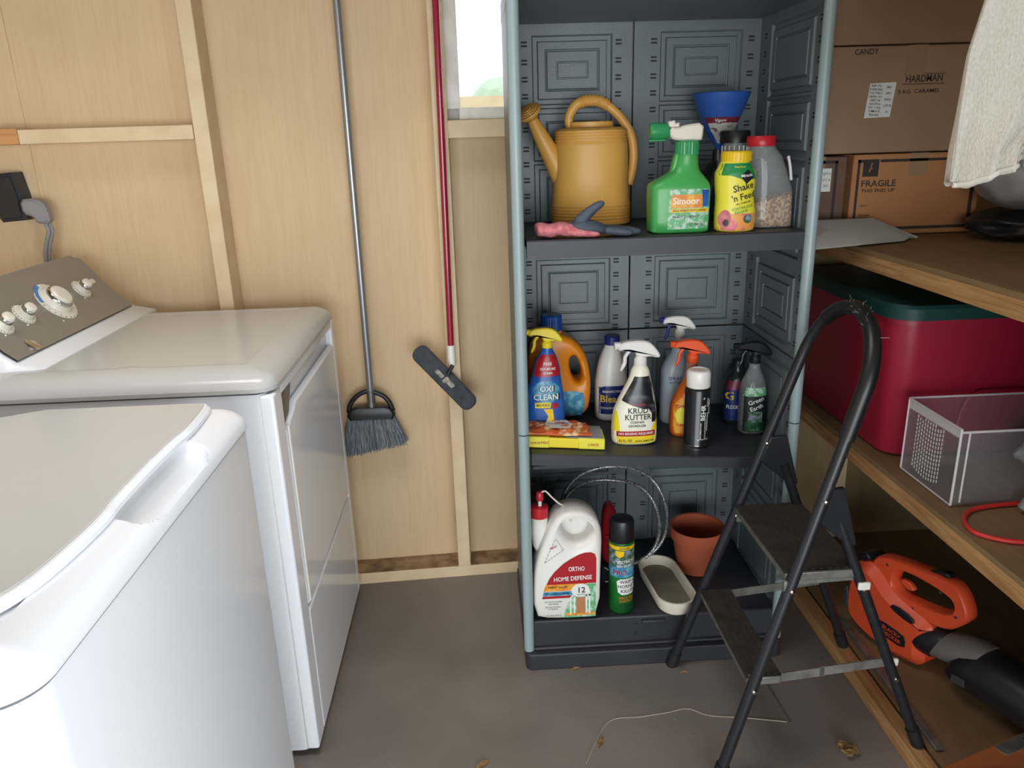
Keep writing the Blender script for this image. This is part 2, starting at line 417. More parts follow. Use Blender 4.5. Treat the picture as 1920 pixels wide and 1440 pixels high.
# ------------------------------------------------------------ the room
WK = .05                                   # the back wall runs slightly askew: y = y0 + WK * x
def wy(x, y0): return y0 + WK * x
def wallbox(mb, x0, x1, y0, y1, z0, z1, mi=0):
    vs = [(x, wy(x, y), z) for z in (z0, z1) for x, y in ((x0, y0), (x1, y0), (x1, y1), (x0, y1))]
    return mb.add(vs, [(3, 2, 1, 0), (4, 5, 6, 7), (0, 1, 5, 4), (1, 2, 6, 5), (2, 3, 7, 6), (3, 0, 4, 7)], mi)
SH, FC = 2.312, 2.223                      # sheet face, stud face
WX0, WX1, WZ0, WZ1 = -.068, .40, 1.418, 2.05   # window opening
mb = MB()
for a in ((-2.3, WX0, 0, 2.5), (WX1, 2.6, 0, 2.5), (WX0, WX1, 0, WZ0), (WX0, WX1, WZ1, 2.5)):
    wallbox(mb, a[0], a[1], SH, SH + .03, a[2], a[3])
wallbox(mb, -2.3, -1.204, SH - .003, SH + .01, 0, 2.5)      # the sheet left of the seam stands a little proud
wallbox(mb, .83, 2.45, SH - .006, SH + .01, 0, 1.05, 1)         # wall behind the rack, its shade put into a darker colour
struct('wall_back', mb, [M_WALL, wood('shaded_wall', (140, 118, 84), (152, 128, 92), (116, 96, 68), axis=2)])
struct('floor', MB().box(-2.3, 2.6, -2.6, 2.5, -.05, 0), M_FLOOR)
struct('ceiling', MB().box(-2.3, 2.6, -2.6, 2.5, 2.5, 2.54), M_CEIL)
struct('wall_left', MB().box(-2.3, -2.2, -2.6, 2.5, 0, 2.5), M_WALL)
struct('wall_right', MB().box(2.45, 2.6, -.15, 2.5, 0, 2.5).box(2.45, 2.6, -2.6, -1.45, 0, 2.5).box(2.45, 2.6, -1.45, -.15, 2.0, 2.5), M_WALL)
struct('wall_front', MB().box(-2.2, -1.45, -2.3, -2.2, 0, 2.5).box(1.45, 2.45, -2.3, -2.2, 0, 2.5).box(-1.45, 1.45, -2.3, -2.2, 1.75, 2.5), M_CEIL)
def stud(n, x0, x1, z0, z1, m=M_STUD):
    return struct(n, wallbox(MB(), x0, x1, FC, SH, z0, z1), m, bevel=.002)
stud('trim_1', -.739, -.699, .038, 2.5)
stud('trim_2', -.107, -.067, .038, 2.5)
stud('trim_3', -1.183, -.741, 1.388, 1.425)
stud('trim_4', -1.60, -1.184, 1.388, 1.428, M_RAW)
stud('trim_5', WX0 + .001, .40, 1.370, 1.417)
stud('trim_6', .50, .54, .038, 2.5)
stud('trim_7', 1.15, 1.19, .038, 2.5)
mb = MB(); wallbox(mb, -2.2, 2.45, 2.223, SH, 0, .038)
struct('trim_8', mb, M_STUD, bevel=.002)                    # bottom plate
mb = MB(); wallbox(mb, -2.2, -.108, 2.226, SH, .038, .0386); wallbox(mb, -.066, .499, 2.226, SH, .038, .0386)
struct('trim_9', mb, M_DIRT)                                # bare dusty top of the plate
# window: frame, glass
mb = MB()
for a in ((WX0, WX0 + .036, WZ0, WZ1), (WX1 - .03, WX1, WZ0, WZ1), (WX0, WX1, WZ0, WZ0 + .032), (WX0, WX1, WZ1 - .03, WZ1)):
    wallbox(mb, a[0], a[1], FC + .045, SH + .03, a[2], a[3])
w1 = struct('window_1', mb, M_WINF, bevel=.002)
mb = MB()
wallbox(mb, WX0 + .03, WX1 - .03, FC + .078, FC + .082, WZ0 + .03, WZ1 - .03)
mk('pane', mb, M_GLASS, w1, smooth=0)
t = thing('added_light_fitting', 'added unseen fill light on the ceiling above the laundry machines', 'ceiling light', (-.45, 1.15, 2.45))  # made-up fitting that goes with the added fill lamp
mk('housing', MB().box(-.68, .68, -.33, .33, .006, .05), M_WHITE, t, bevel=.004)
# outdoors, seen through the window
o = mk('fence', MB().box(-3, 4, 5.0, 5.04, 1.53, 1.61).box(-3, 4, 5.02, 5.05, .9, 1.50), M_FENCE); tag(o, 'pale wooden fence outside, low in the bright window', 'fence')
for i, (x, h, r) in enumerate(((.45, 2.35, .55), (-.55, 2.25, .35), (1.9, 2.5, .8))):
    rs = random.Random(i); mb = MB()
    prof = [(r * .3, 1.0), (r, 1.3), (r * 1.05, 1.7), (r * .7, h - .15), (r * .2, h)]
    rings = []
    for rr, z in prof: rings.append([(x + rr * (1 + rs.uniform(-.2, .2)) * cos(2 * pi * j / 18), 14 + rr * sin(2 * pi * j / 18), z + rs.uniform(-.08, .08)) for j in range(18)])
    mb.loft(rings); t = thing('tree', ['green tree outside beyond the fence, right of the two in the window', 'green tree outside beyond the fence, left of the two in the window', 'round tree beyond the fence hidden behind the cabinet'][i], 'tree', (x, 14, 0))
    mk('crown', mb, M_TREE, t, world=True, sub=1); mk('trunk', MB().lathe([(.08, -.3), (.06, 1.4)], x, 14, 10), M_RAW, t, world=True)
struct('floor_outside', MB().box(-20, 20, 2.7, 40, -.1, -.02), M_GRASS)

# ------------------------------------------------------------ laundry machines
def clamp_rr(x, y, x0, x1, y0, y1, r):
    cx = min(max(x, x0 + r), x1 - r); cy = min(max(y, y0 + r), y1 - r)
    dx, dy = x - cx, y - cy; d = sqrt(dx * dx + dy * dy)
    if d > r and (dx and dy): return cx + dx / d * r, cy + dy / d * r, 0
    if dx or dy: return x, y, r - d
    return x, y, min(x - x0, x1 - x, y - y0, y1 - y)
def cap(x0, x1, y0, y1, r, zt, drop, w, zr, mod=None, n=(120, 120)):
    """machine top: domed edges falling from zt by drop over width w, skirt to zr"""
    nx, ny = n; mb = MB(); vs = []
    for i in range(nx + 1):
        for j in range(ny + 1):
            x, y, d = clamp_rr(x0 + (x1 - x0) * i / nx, y0 + (y1 - y0) * j / ny, x0, x1, y0, y1, r)
            t = min(d / w, 1); z = zt - drop * (1 - sqrt(max(0, 1 - (1 - t) ** 2.2)))
            if mod: z = mod(x, y, z, d)
            vs.append((x, y, z))
    fs = [(i * (ny + 1) + j, (i + 1) * (ny + 1) + j, (i + 1) * (ny + 1) + j + 1, i * (ny + 1) + j + 1) for i in range(nx) for j in range(ny)]
    mb.add(vs, fs)
    b = [(i, 0) for i in range(nx)] + [(nx, j) for j in range(ny)] + [(nx - i, ny) for i in range(nx)] + [(0, ny - j) for j in range(ny)]
    top = [vs[i * (ny + 1) + j] for i, j in b]
    mb.loft([[(x, y, z) for x, y, z in top], [(x, y, zr) for x, y, z in top]], False, True)
    return mb
def console(t, x_base, y0, y1, prof, knobs, m_panel=M_CONS):
    """curved control console along y; prof = (x,z) of the silver face from bottom to top"""
    face = prof; xb = face[-1][0] - .05
    # white housing
    def sec(k, ins):   # section outline at inset k
        base = [(x_base, .941), (face[0][0] - .002, face[0][1] - .003)] + [(x - .003, z - .004) for x, z in face[1:]]
        return base + [(face[-1][0] - .03, face[-1][1] - .006), (xb - .02, .99), (xb - .03, .90), (x_base, .90)]
    rings = []
    for y, s in ((y0 - .035, .0), (y0 - .022, .55), (y0 - .006, .9), (y0 + .004, 1), (y1 - .002, 1), (y1, .985)):
        rings.append([(x + (1 - s) * (-.02 if x > xb else .01), y, .90 + (z - .90) * (s if s > .5 else .35)) for x, z in sec(0, 0)])
    mk('console', MB().loft(rings), M_WHITE, t, world=True, smooth=35)
    n = len(face); L = []
    y1 = y1 - .012
    rs = []
    for i, (x, z) in enumerate(face):
        q = i / (n - 1); rs.append([(x + .0015, y0 + .004 + .0 * q, z + .0015), (x + .0015, y1 - (.02 if q > .8 else 0) * (q - .8) * 5, z + .0015)])
    mb = MB(); vs = [p for r in rs for p in r]; mb.add(vs, [(2 * i, 2 * i + 1, 2 * i + 3, 2 * i + 2) for i in range(n - 1)])
    mb.add([(x - .003, y, z - .003) for x, y, z in vs], [(2 * i, 2 * i + 1, 2 * i + 3, 2 * i + 2) for i in range(n - 1)])
    cp = mk('control_panel', mb, m_panel, t, world=True, smooth=60)
    def at(s):          # s = fraction up the panel -> point, tangent
        q = s * (n - 1); i = min(int(q), n - 2); f = q - i
        a, b = Vector((face[i][0], 0, face[i][1])), Vector((face[i + 1][0], 0, face[i + 1][1]))
        tg = (b - a).normalized(); return a + (b - a) * f, tg
    for kind, y, s, R in knobs:
        p, tg = at(s); nm = Vector((-tg.z, 0, tg.x)) * -1
        if nm.x < 0: nm = -nm
        M = Matrix((Vector((0, 1, 0)), tg, nm)).transposed().to_4x4(); M.translation = Vector((p.x, y, p.z)) + nm * .001
        def put(mb): return [M @ Vector(v) for v in mb.v]
        def mm(name, mb, m, par): mb.v = [tuple(v) for v in put(mb)]; return mk(name, mb, m, par, world=True)
        if kind == 'knob':
            d = mm('dial', MB().lathe([(R * 1.45, 0), (R * 1.45, .003), (R * 1.36, .005), (R * 1.05, .005), (R * 1.0, .008), (R * .9, .016)], seg=40), M_KNOB, cp)
            mm('knob_ring', MB().lathe([(R * .82, .006), (R * .82, .020), (R * .74, .024), (R * .6, .025)], seg=36), M_CHROME, d)
            mm('knob', MB().lathe([(R * .70, .02), (R * .70, .027), (R * .6, .031), (R * .2, .0325)], seg=36), M_KNOB, d)
            if R > .025:
                mb = MB()
                for a0, a1 in ((100, 180),):
                    rr = [[(R * q * cos(math.radians(a)), R * q * sin(math.radians(a)), .0054) for a in range(a0, a1, 8)] for q in (1.15, 1.42)]
                    mb.loft(rr, False, False, close=False)
                mm('dial_scale', mb, M_BLUEP, d)
            mb = MB()
            for k in range(24):
                a = 2 * pi * k / 24
                mb.box(R * 1.36, R * 1.42, -.0007, .0007, .004, .0056)
                for q in range(-8, 0): x_, y_, z_ = mb.v[q]; mb.v[q] = (x_ * cos(a) - y_ * sin(a), x_ * sin(a) + y_ * cos(a), z_)
            mm('dial_marks', mb, M_PRINT, d)
            mb = MB()
            for k in range(9):
                a = math.radians(20 + 300 * k / 8 - 60); u, v = R * 1.85 * cos(a), R * 1.7 * sin(a); mb.box(u - .006, u + .006, v - .0009, v + .0009, 0, .0007)
            mm('panel_lettering', mb, M_PRINT, cp)
            mm('indicator', MB().lathe([(.0022, 0), (.0022, .003), (.001, .004)], cx=-R * 1.2, cy=-R * 1.35, seg=12), M_KNOB, cp)
        else:
            mm('button', MB().lathe([(R, 0), (R, .004), (R * .8, .006)], seg=28), M_KNOB if R < .012 else M_CHROME, cp)
    return cp

# dryer, far machine
t = thing('dryer', 'white front-load dryer with silver console standing against the beige wall', 'dryer', (-.77, 1.82, 0))
DRYER = t
DX, DY0, DY1 = -.42, 1.475, 2.163
mb = MB(); mb.loft([ring3(rrect(-1.12, DX - .018, DY0, DY1, .02), z) for z in (.018, .895)])
mk('cabinet_body', mb, M_WHITE, t, world=True)
mb = MB().box(DX - .03, DX, DY0, 1.540, .018, .893).box(DX - .03, DX, 2.128, DY1, .018, .893).box(DX - .03, DX, 1.540, 2.128, .018, .352).box(DX - .03, DX - .001, 1.540, 2.128, .872, .893)
mk('front_frame', mb, M_WFRAME, t, world=True, bevel=.006, seg=3)
# door: panel with a sloping top and a hand notch at the near top corner
dpts = [(1.552, .362), (2.120, .362), (2.120, .826), (1.640, .826), (1.616, .812), (1.580, .806), (1.552, .790)]
d = mk('door', MB().slab(dpts, DX - .018, DX + .001, lambda u, v, q: (q, u, v), bev=.005), M_WFRAME, t, world=True)
mk('door_edge', MB().tube([(DX + .001, 1.553, .80), (DX + .001, 1.553, .37)], .003, 8), M_W, d, world=True)
mk('hand_recess', MB().slab([(1.546, .796), (1.60, .812), (1.645, .868), (1.565, .868), (1.546, .85)], DX - .0185, DX - .006, lambda u, v, q: (q, u, v), bev=.003), M_GALV, d, world=True)
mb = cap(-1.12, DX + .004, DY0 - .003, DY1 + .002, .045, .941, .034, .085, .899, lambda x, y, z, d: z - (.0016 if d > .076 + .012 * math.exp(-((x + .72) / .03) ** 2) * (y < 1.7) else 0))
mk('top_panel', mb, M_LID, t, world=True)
for x, y in ((-1.05, 1.54), (-.48, 1.54), (-1.05, 2.1), (-.48, 2.1)):
    mk('foot', MB().lathe([(.02, 0), (.02, .012), (.012, .014), (.012, .03)], x, y, 16), M_BLACK, t, world=True)
cprof = [(-.962, .957), (-.985, .975), (-1.012, 1.003), (-1.037, 1.032), (-1.058, 1.062), (-1.078, 1.088), (-1.096, 1.100)]
console(t, -.905, 1.575, 2.158, cprof, [('knob', 2.022, .46, .019), ('knob', 1.885, .44, .039), ('knob', 1.745, .43, .019), ('knob', 1.655, .42, .019), ('button', 2.098, .50, .008), ('button', 1.665, .10, .017)])

# washer, near machine
t = thing('washer', 'white top-load washing machine in front of the dryer', 'washing machine', (-.78, .98, 0))
WXF, WY0, WY1 = -.432, .60, 1.362
mb = MB(); mb.loft([ring3(rrect(-1.12, WXF, WY0, WY1, .052, 8), z) for z in (.018, .8795)])
mk('cabinet_body', mb, M_WHITE, t, world=True)
def scoop(x, y, z, d):
    u = (x + .464) / .030; v = (y - 1.035) / .132
    q = max(0, 1 - (abs(u) ** 3 + abs(v) ** 4)); q = q ** .6
    z -= .034 * q
    if -.49 > x and .68 < y < 1.30: z -= .004
    return z
mb = cap(-1.12, WXF + .003, WY0 - .002, WY1 + .002, .055, .926, .040, .085, .884, scoop, (300, 300))
tp = mk('top_panel', mb, M_WHITE, t, world=True)
lo = smooth_closed([(-.93, .655), (-.93, 1.318), (-.51, 1.318), (-.484, 1.312), (-.478, 1.285), (-.472, 1.18), (-.480, 1.13), (-.480, .93), (-.472, .885), (-.480, .76), (-.492, .71), (-.515, .672), (-.56, .658)], 2)
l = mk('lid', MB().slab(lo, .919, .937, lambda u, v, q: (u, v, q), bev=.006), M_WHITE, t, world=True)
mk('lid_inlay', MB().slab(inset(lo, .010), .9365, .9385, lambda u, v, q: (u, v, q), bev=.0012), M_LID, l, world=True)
for x, y in ((-1.05, .66), (-.49, .66), (-1.05, 1.29), (-.49, 1.29)):
    mk('foot', MB().lathe([(.02, 0), (.02, .012), (.012, .014), (.012, .03)], x, y, 16), M_BLACK, t, world=True)
console(t, -.945, .64, 1.33, [(x - .03, z - .006) for x, z in cprof], [('knob', 1.18, .46, .019), ('knob', 1.03, .44, .039), ('knob', .88, .43, .019)])

# outlet, plug and cord on the wall
t = thing('power_outlet', 'black surface-mounted dryer outlet box on the beige wall', 'outlet', (-1.26, wy(-1.26, SH - .003), 1.25))
def wl(x, y, z): return (x, wy(x, y), z)
bx = [(-.065, .062), (.024, .068), (.033, .01), (.035, -.058), (-.03, -.062), (-.065, .0)]
mk('housing', MB().slab(bx, 0, -.055, lambda u, v, q: (u, q + .004 + u * WK, v), bev=.005), M_BOXBLK, t)
mk('cover', MB().slab(inset(bx, .008), -.055, -.060, lambda u, v, q: (u, q + .004 + u * WK, v), bev=.002), M_BLACK, t)
pc = Vector((-1.195, 2.205, 1.21)); W3 = lambda q: tuple(pc + Vector(q))
mk('plug', MB().slab(smooth_closed([(-.026, .038), (.004, .040), (.030, .032), (.040, .006), (.042, -.028), (.006, -.028), (.0, -.008), (-.026, .0)], 1), .0, -.034, lambda u, v, q: W3((u, q, v)), bev=.007), M_CORD, DRYER, world=True)
pts = spline([W3(q) for q in [(.022, -.017, -.024), (.026, -.016, -.05), (.010, -.012, -.085), (-.002, -.008, -.13), (-.004, .0, -.22), (.0, .01, -.45), (.03, .0, -.7)]], 8)
mb = MB().tube(pts, .0058, 10).tube([p + Vector((.0085, .004, 0)) for p in pts], .0045, 10)
mk('power_cord', mb, M_CORD, DRYER, world=True)

# ------------------------------------------------------------ broom and mop on the wall
bx_, by_ = -.345, wy(-.345, 2.262)
t = thing('broom', 'upright broom with silver pole, black head and grey bristles hanging on the wall', 'broom', (bx_, by_, .46))
mk('pole', MB().tube([(.0, 0, .16), (.004, 0, 1.40)], .0105, 16), M_STEEL, t)
mk('ferrule', MB().tube([(0, 0, .13), (0, 0, .185)], .0125, 16), M_GALV, t)
mk('pole_cap', MB().tube([(.004, 0, 1.40), (.004, 0, 1.43), (.004, 0, 1.47)], [.0125, .0125, .004], 16), M_BLACK, t)
mk('hook', MB().tube([(.004, 0, 1.47), (.004, .004, 1.50), (.004, .04, 1.50)], .002, 8), M_STEEL, t)
arch = spline([(-.072, 0, .118), (-.064, 0, .145), (-.040, 0, .172), (-.008, 0, .184), (.03, 0, .172), (.052, 0, .150), (.064, 0, .118)], 6)
hb = mk('head', MB().tube(arch, .0075, 10).tube([(0, 0, .12), (0, 0, .185)], .0125, 14).loft([rr for rr in ([(x, y, z) for x, y in rrect(x0, x1, -.016, .016, .012)] for x0, x1, z in ((-.072, .066, .096), (-.078, .071, .108), (-.070, .064, .128), (-.05, .045, .134)))]), M_BLACK, t)
mb = MB(); rb = random.Random(3)
for i in range(1500):
    u = rb.uniform(-1, 1); w = rb.uniform(-1, 1)
    x0 = -.004 + u * .070; y0 = w * .011
    ang = u * .030 + .004; x1 = x0 + ang + rb.uniform(-.006, .006); y1 = min(y0 + w * .012 + rb.uniform(-.004, .004), .03)
    zb = -.022 + .018 * (u + 1) + rb.uniform(-.007, .007)
    dx = .00095; a = rb.uniform(0, pi); ca, sa = cos(a) * dx, sin(a) * dx
    xm, ym = (x0 + x1) / 2 + rb.uniform(-.003, .003), (y0 + y1) / 2
    P = [(x0, y0, .102), (xm, ym, (.102 + zb) / 2), (x1, y1, zb)]
    vs = []
    for p in P: vs += [(p[0] - ca, p[1] - sa, p[2]), (p[0] + ca, p[1] + sa, p[2]), (p[0] + sa, p[1] - ca, p[2])]
    mb.add(vs, [(0, 1, 4, 3), (1, 2, 5, 4), (2, 0, 3, 5), (3, 4, 7, 6), (4, 5, 8, 7), (5, 3, 6, 8), (6, 7, 8)])
for i in range(5):
    mb.tube(spline([(.06, 0, .05), (.09, -.01, .04 - .006 * i), (.11, -.012, .02 + .006 * i)], 4), .0004, 4)
o = mk('bristles', mb, M_BRISTLE, t, smooth=0, fix=False); o['kind'] = 'stuff'

mx = -.086; t = thing('dust_mop', 'flat swivel mop with maroon pole and dark foam pad hanging by the window', 'mop', (mx, wy(mx, 2.19), .70))
lean = .004
mk('pole', MB().tube([(-.005, .008, .085), (.008, .004, 1.25)], .0095, 16), M_REDPOLE, t)
mk('pole_sleeve', MB().tube([(.0057, .006, 1.02), (.0062, .0058, 1.07)], .0105, 16), M_REDPOLE, t)
mk('socket', MB().tube([(-.005, .006, .092), (-.005, .004, .05), (-.002, 0, .028)], [.0115, .0115, .008], 16), M_W, t)
a = math.atan2(-.187, .158); ca, sa = cos(a), sin(a)
pad = rrect(-.122, .122, -.027, .027, .022)
pp = lambda u, v, q: (-.028 + u * ca - v * sa, q, -.006 + u * sa + v * ca)
pd = mk('pad', MB().slab(pad, -.010, .010, pp, bev=.005), M_PAD, t)
for u, v, w, h in ((-.022, .0, .030, .013), (.004, .0, .012, .022), (.022, .002, .028, .014)):
    mk('pad_marking', MB().slab(rrect(u - w / 2, u + w / 2, v - h / 2, v + h / 2, .004), -.0095, -.0112, pp, bev=.0005), M_PADW, pd)
mk('swivel_joint', MB().tube([(-.002, -.006, .035), (-.018, -.014, .008)], .006, 10), M_BLACK, t)
mk('hook', MB().tube([(.008, .004, 1.25), (.008, .006, 1.28), (.008, .03, 1.28)], .002, 8), M_STEEL, t)

# ------------------------------------------------------------ storage cabinet
CX0, CX1, CY0, CY1 = .088, .772, 1.745, 2.176
t = thing('storage_cabinet', 'open grey-green plastic storage cabinet with black shelves against the wall', 'cabinet', ((CX0 + CX1) / 2, 1.96, 0))
def cell(mb, a0, a1, b0, b1, fn, steps):
    """nested rectangular relief; fn(a,b,d) -> point, d toward the inside"""
    rs = []
    for ins, d in steps:
        rs.append([fn(u, v, d) for u, v in ((a0 + ins, b0 + ins), (a1 - ins, b0 + ins), (a1 - ins, b1 - ins), (a0 + ins, b1 - ins))])
    mb.loft(rs, False, True)
STEPS = [(0, 0), (.004, -.007), (.014, -.007), (.017, .0), (.034, .0), (.036, -.004), (.038, -.0045), (.041, .001), (.064, .001), (.0655, -.003), (.0675, -.003), (.069, .001)]
STEPS2 = [(0, 0), (.004, -.007), (.014, -.007), (.017, .0), (.034, .0), (.036, -.004), (.038, -.0045), (.041, .001)]
def panel(name, a0, a1, z0, z1, fn, cols, cells, slots, thick=.02):
    """wall panel in (a,z) with relief cells between a-range cols; flat elsewhere"""
    mb = MB(); c0, c1 = cols
    zs = [z0] + [q for c in cells for q in c[:2]] + [z1]
    def quad(a, b, c, d): mb.add([fn(a, c, 0), fn(b, c, 0), fn(b, d, 0), fn(a, d, 0)], [(0, 1, 2, 3)])
    quad(a0, c0, z0, z1); quad(c1, a1, z0, z1)
    for i in range(0, len(zs), 2): quad(c0, c1, zs[i], zs[i + 1])
    for c in cells: cell(mb, c0, c1, c[0], c[1], fn, STEPS if c[2] else STEPS2)
    # backing box
    mb.loft([[fn(a, b, -.009 if k == 0 else -thick) for a, b in ((a0, z0), (a1, z0), (a1, z1), (a0, z1))] for k in (0, 1)])
    for e0, e1 in (((a0, z0), (a1, z0)), ((a1, z0), (a1, z1)), ((a1, z1), (a0, z1)), ((a0, z1), (a0, z0))):
        mb.add([fn(*e0, 0), fn(*e1, 0), fn(*e1, -.009), fn(*e0, -.009)], [(0, 1, 2, 3)])
    for a, z in slots:
        for k in (0, 1):
            zz = z - .009 * k; w = .008
            mb.add([fn(a - w, zz - .0022, .0006), fn(a + w, zz - .0022, .0006), fn(a + w, zz + .0022, .0006), fn(a - w, zz + .0022, .0006)], [(0, 1, 2, 3)], 1)
    return mk(name, mb, [M_CAB, M_SLOT], t, smooth=0, fix=False, world=True)
back = lambda a, z, d: (a, CY1 - d, z)
up_slots = lambda xs: [(x, z) for x in xs for z in (1.602, 1.558, 1.516, 1.474, 1.432, 1.39, 1.34, 1.30, 1.258, 1.216, 1.174, 1.03, .99, .95, .908, .866, .838)]
lo_slots = lambda xs: [(x, z) for x in xs for z in (.79, .745, .70, .655, .61, .50, .46, .41, .36, .31, .26, .21)]
panel('back_panel', .10, .4285, .826, 1.66, back, (.163, .376), [(.842, 1.034, 1), (1.065, 1.296, 0), (1.302, 1.440, 0), (1.446, 1.618, 1)], up_slots((.143, .392)))
panel('back_panel', .4335, .782, .826, 1.66, back, (.503, .722), [(.842, 1.034, 1), (1.065, 1.296, 0), (1.302, 1.440, 0), (1.446, 1.620, 1)], up_slots((.486, .745)))
panel('back_panel', .10, .4285, .05, .821, back, (.163, .376), [(.12, .36, 0), (.37, .60, 1), (.61, .795, 0)], lo_slots((.143, .392)))
panel('back_panel', .4335, .782, .05, .821, back, (.503, .722), [(.12, .36, 1), (.37, .56, 0), (.575, .795, 0)], lo_slots((.486, .745)))
def side(x, sg): return lambda a, z, d: (x + sg * d, a, z)
for x, sg in ((.770, -1), (.100, 1)):
    for z0, z1 in ((.05, .821), (.826, 1.66)):
        up = z0 > .5
        zz = (1.602, 1.558, 1.516, 1.474, 1.40, 1.34, 1.30, 1.258, 1.216, 1.03, .99, .95, .908, .866) if up else (.79, .745, .70, .655, .61, .50, .46, .41, .36)
        mbp = panel('side_panel', 1.765, 2.178, z0, z1, side(x, sg), (1.825, 2.100),
                    [(.842, 1.034, 1), (1.065, 1.296, 0), (1.302, 1.440, 0), (1.446, 1.620, 0)] if up else [(.12, .36, 0), (.37, .56, 0), (.575, .795, 0)],
                    [(1.80, q) for q in zz] + [(2.135, q) for q in zz], .014)
for x in (.093, .767):
    mk('corner_post', MB().tube([(x, 1.757, .05), (x, 1.757, .672)], .0135, 20).tube([(x, 1.757, .675), (x, 1.757, 1.70)], .0135, 20).tube([(x, 1.757, .670), (x, 1.757, .678)], .0118, 16, mi=1), [M_CABP, M_SLOT], t, world=True)
# top
mk('cabinet_top', MB().box(.085, .78, 1.740, CY1 + .015, 1.645, 1.70), M_CAB, t, bevel=.006, world=True)
# shelves: slab with a lip; the middle one sags to the right
def shelf(z0, z1, lip, y0=1.762):
    mb = MB(); n = 10
    for a in range(n):
        xa, xb = .112 + (.758 - .112) * a / n, .112 + (.758 - .112) * (a + 1) / n
        za, zb = z0 + (z1 - z0) * a / n, z0 + (z1 - z0) * (a + 1) / n
    rings = []
    for q in range(n + 1):
        x = .112 + (.758 - .112) * q / n; z = z0 + (z1 - z0) * q / n
        rings.append([(x, y0, z - lip), (x, y0, z - .003), (x, y0 + .003, z), (x, 2.168, z), (x, 2.168, z - .02), (x, y0 + .02, z - .02), (x, y0 + .02, z - lip)])
    mb.loft(rings)
    for k in range(5): mb.box(.118, .752, y0 + .06 + .07 * k, y0 + .066 + .07 * k, min(z0, z1) - lip * .9, min(z0, z1) - .018)
    return mk('shelf', mb, M_CABD, t, world=True, smooth=30)
Z1, ZM0, ZM1, Z3 = 1.142, .6165, .575, .132
shelf(Z1, Z1 + .001, .042)
shelf(ZM0, ZM1, .030)
def zm(x): return ZM0 + (ZM1 - ZM0) * (x - .112) / .646
# base
mb = MB().box(.104, .762, 1.762, 2.165, .05, Z3)
b = mk('base', mb, M_CABD, t, bevel=.004, world=True)
mk('base_lip', MB().loft([ring3(rrect(.082, .778, 1.732, 2.185, .018), z) for z in (.0, .048)]).loft([ring3(rrect(.10, .768, 1.75, 2.17, .012), z) for z in (.048, .056)]), M_CABD, b, world=True, bevel=.003)
mb = MB()
for x in (.383, .471):
    for z, h in ((.108, .006), (.078, .010)): mb.box(x - .004, x + .004, 1.7608, 1.763, z - h / 2, z + h / 2)
for k in range(5): mb.box(.405 + .011 * k, .410 + .011 * k, 1.7608, 1.763, .061, .064)
mk('slot_marks', mb, M_SLOT, b, world=True, smooth=0)
mk('latch_tab', MB().box(.398, .462, 1.752, 1.764, .112, .122), M_CABD, b, world=True, bevel=.002)

# ------------------------------------------------------------ top shelf
# watering can
t = thing('watering_can', 'yellow plastic watering can with ribbed handle on the top shelf', 'watering can', (.304, 2.075, Z1 + .001))
prof = [(.0995, 0), (.1045, .004), (.1045, .012)]
for k in range(5): z = .012 + .008 * k; prof += [(.1025, z + .001), (.1025, z + .003), (.1045, z + .005), (.1045, z + .008)]
prof += [(.102, .056), (.098, .12), (.0945, .20), (.094, .205)]
for k in range(4): z = .207 + .007 * k; prof += [(.0915, z + .001), (.0915, z + .002), (.094, z + .004), (.094, z + .007)]
prof += [(.090, .238), (.078, .243), (.055, .2435)]
body = mk('body', MB().lathe(prof, .0, 0, 48, 1, .80, 2.3), M_YCAN, t)
mk('filler_opening', MB().lathe([(.058, .242), (.058, .256), (.054, .2575), (.054, .250)], -.0, 0, 32, 1, .7), M_YCAN, t)
sp = spline([(-.050, -.002, .095), (-.075, -.004, .125), (-.105, -.006, .180), (-.135, -.01, .235), (-.152, -.012, .268)], 6)
n = len(sp)
mk('spout', MB().tube([(-.02, 0, .075)] + sp, [.040] + [.036 - .0225 * (i / (n - 1)) for i in range(n)], 24), M_YCAN, t)
rose = MB(); c = Vector((-.150, -.012, .266)); dr = Vector((-.50, -.42, .76)).normalized()
def disc(mb, stations, seg=32, mi=0):
    a = dr.cross(Vector((0, 1, 0))).normalized(); b2 = dr.cross(a)
    mb.loft([[c + dr * h + (a * cos(2 * pi * j / seg) + b2 * sin(2 * pi * j / seg)) * r for j in range(seg)] for r, h in stations], True, True, mi)
disc(rose, [(.012, .0), (.018, .008), (.032, .018), (.034, .024), (.033, .027), (.026, .027), (.025, .029), (.019, .029), (.018, .031), (.011, .031), (.010, .033), (.004, .033)])
mk('rose', rose, M_YCAN, t, smooth=25)
hp = spline([(-.052, 0, .236), (-.056, 0, .270), (-.036, 0, .300), (-.008, 0, .307), (.022, 0, .305), (.050, 0, .290), (.080, 0, .262), (.104, 0, .224), (.112, 0, .18), (.110, 0, .135), (.100, 0, .098)], 8)
hr = [.0125 if 10 < i < 38 else .0115 for i in range(len(hp))]
mk('handle', MB().tube(hp, hr, 16), M_YCAN, t)
gp = spline([(-.030, 0, .303), (-.008, 0, .3085), (.020, 0, .3065), (.044, 0, .296)], 14); gr = []
mk('handle_grip', MB().tube(gp, [.0155 if i % 4 in (0, 1) else .0128 for i in range(len(gp))], 16), M_YCAN, t, smooth=20)

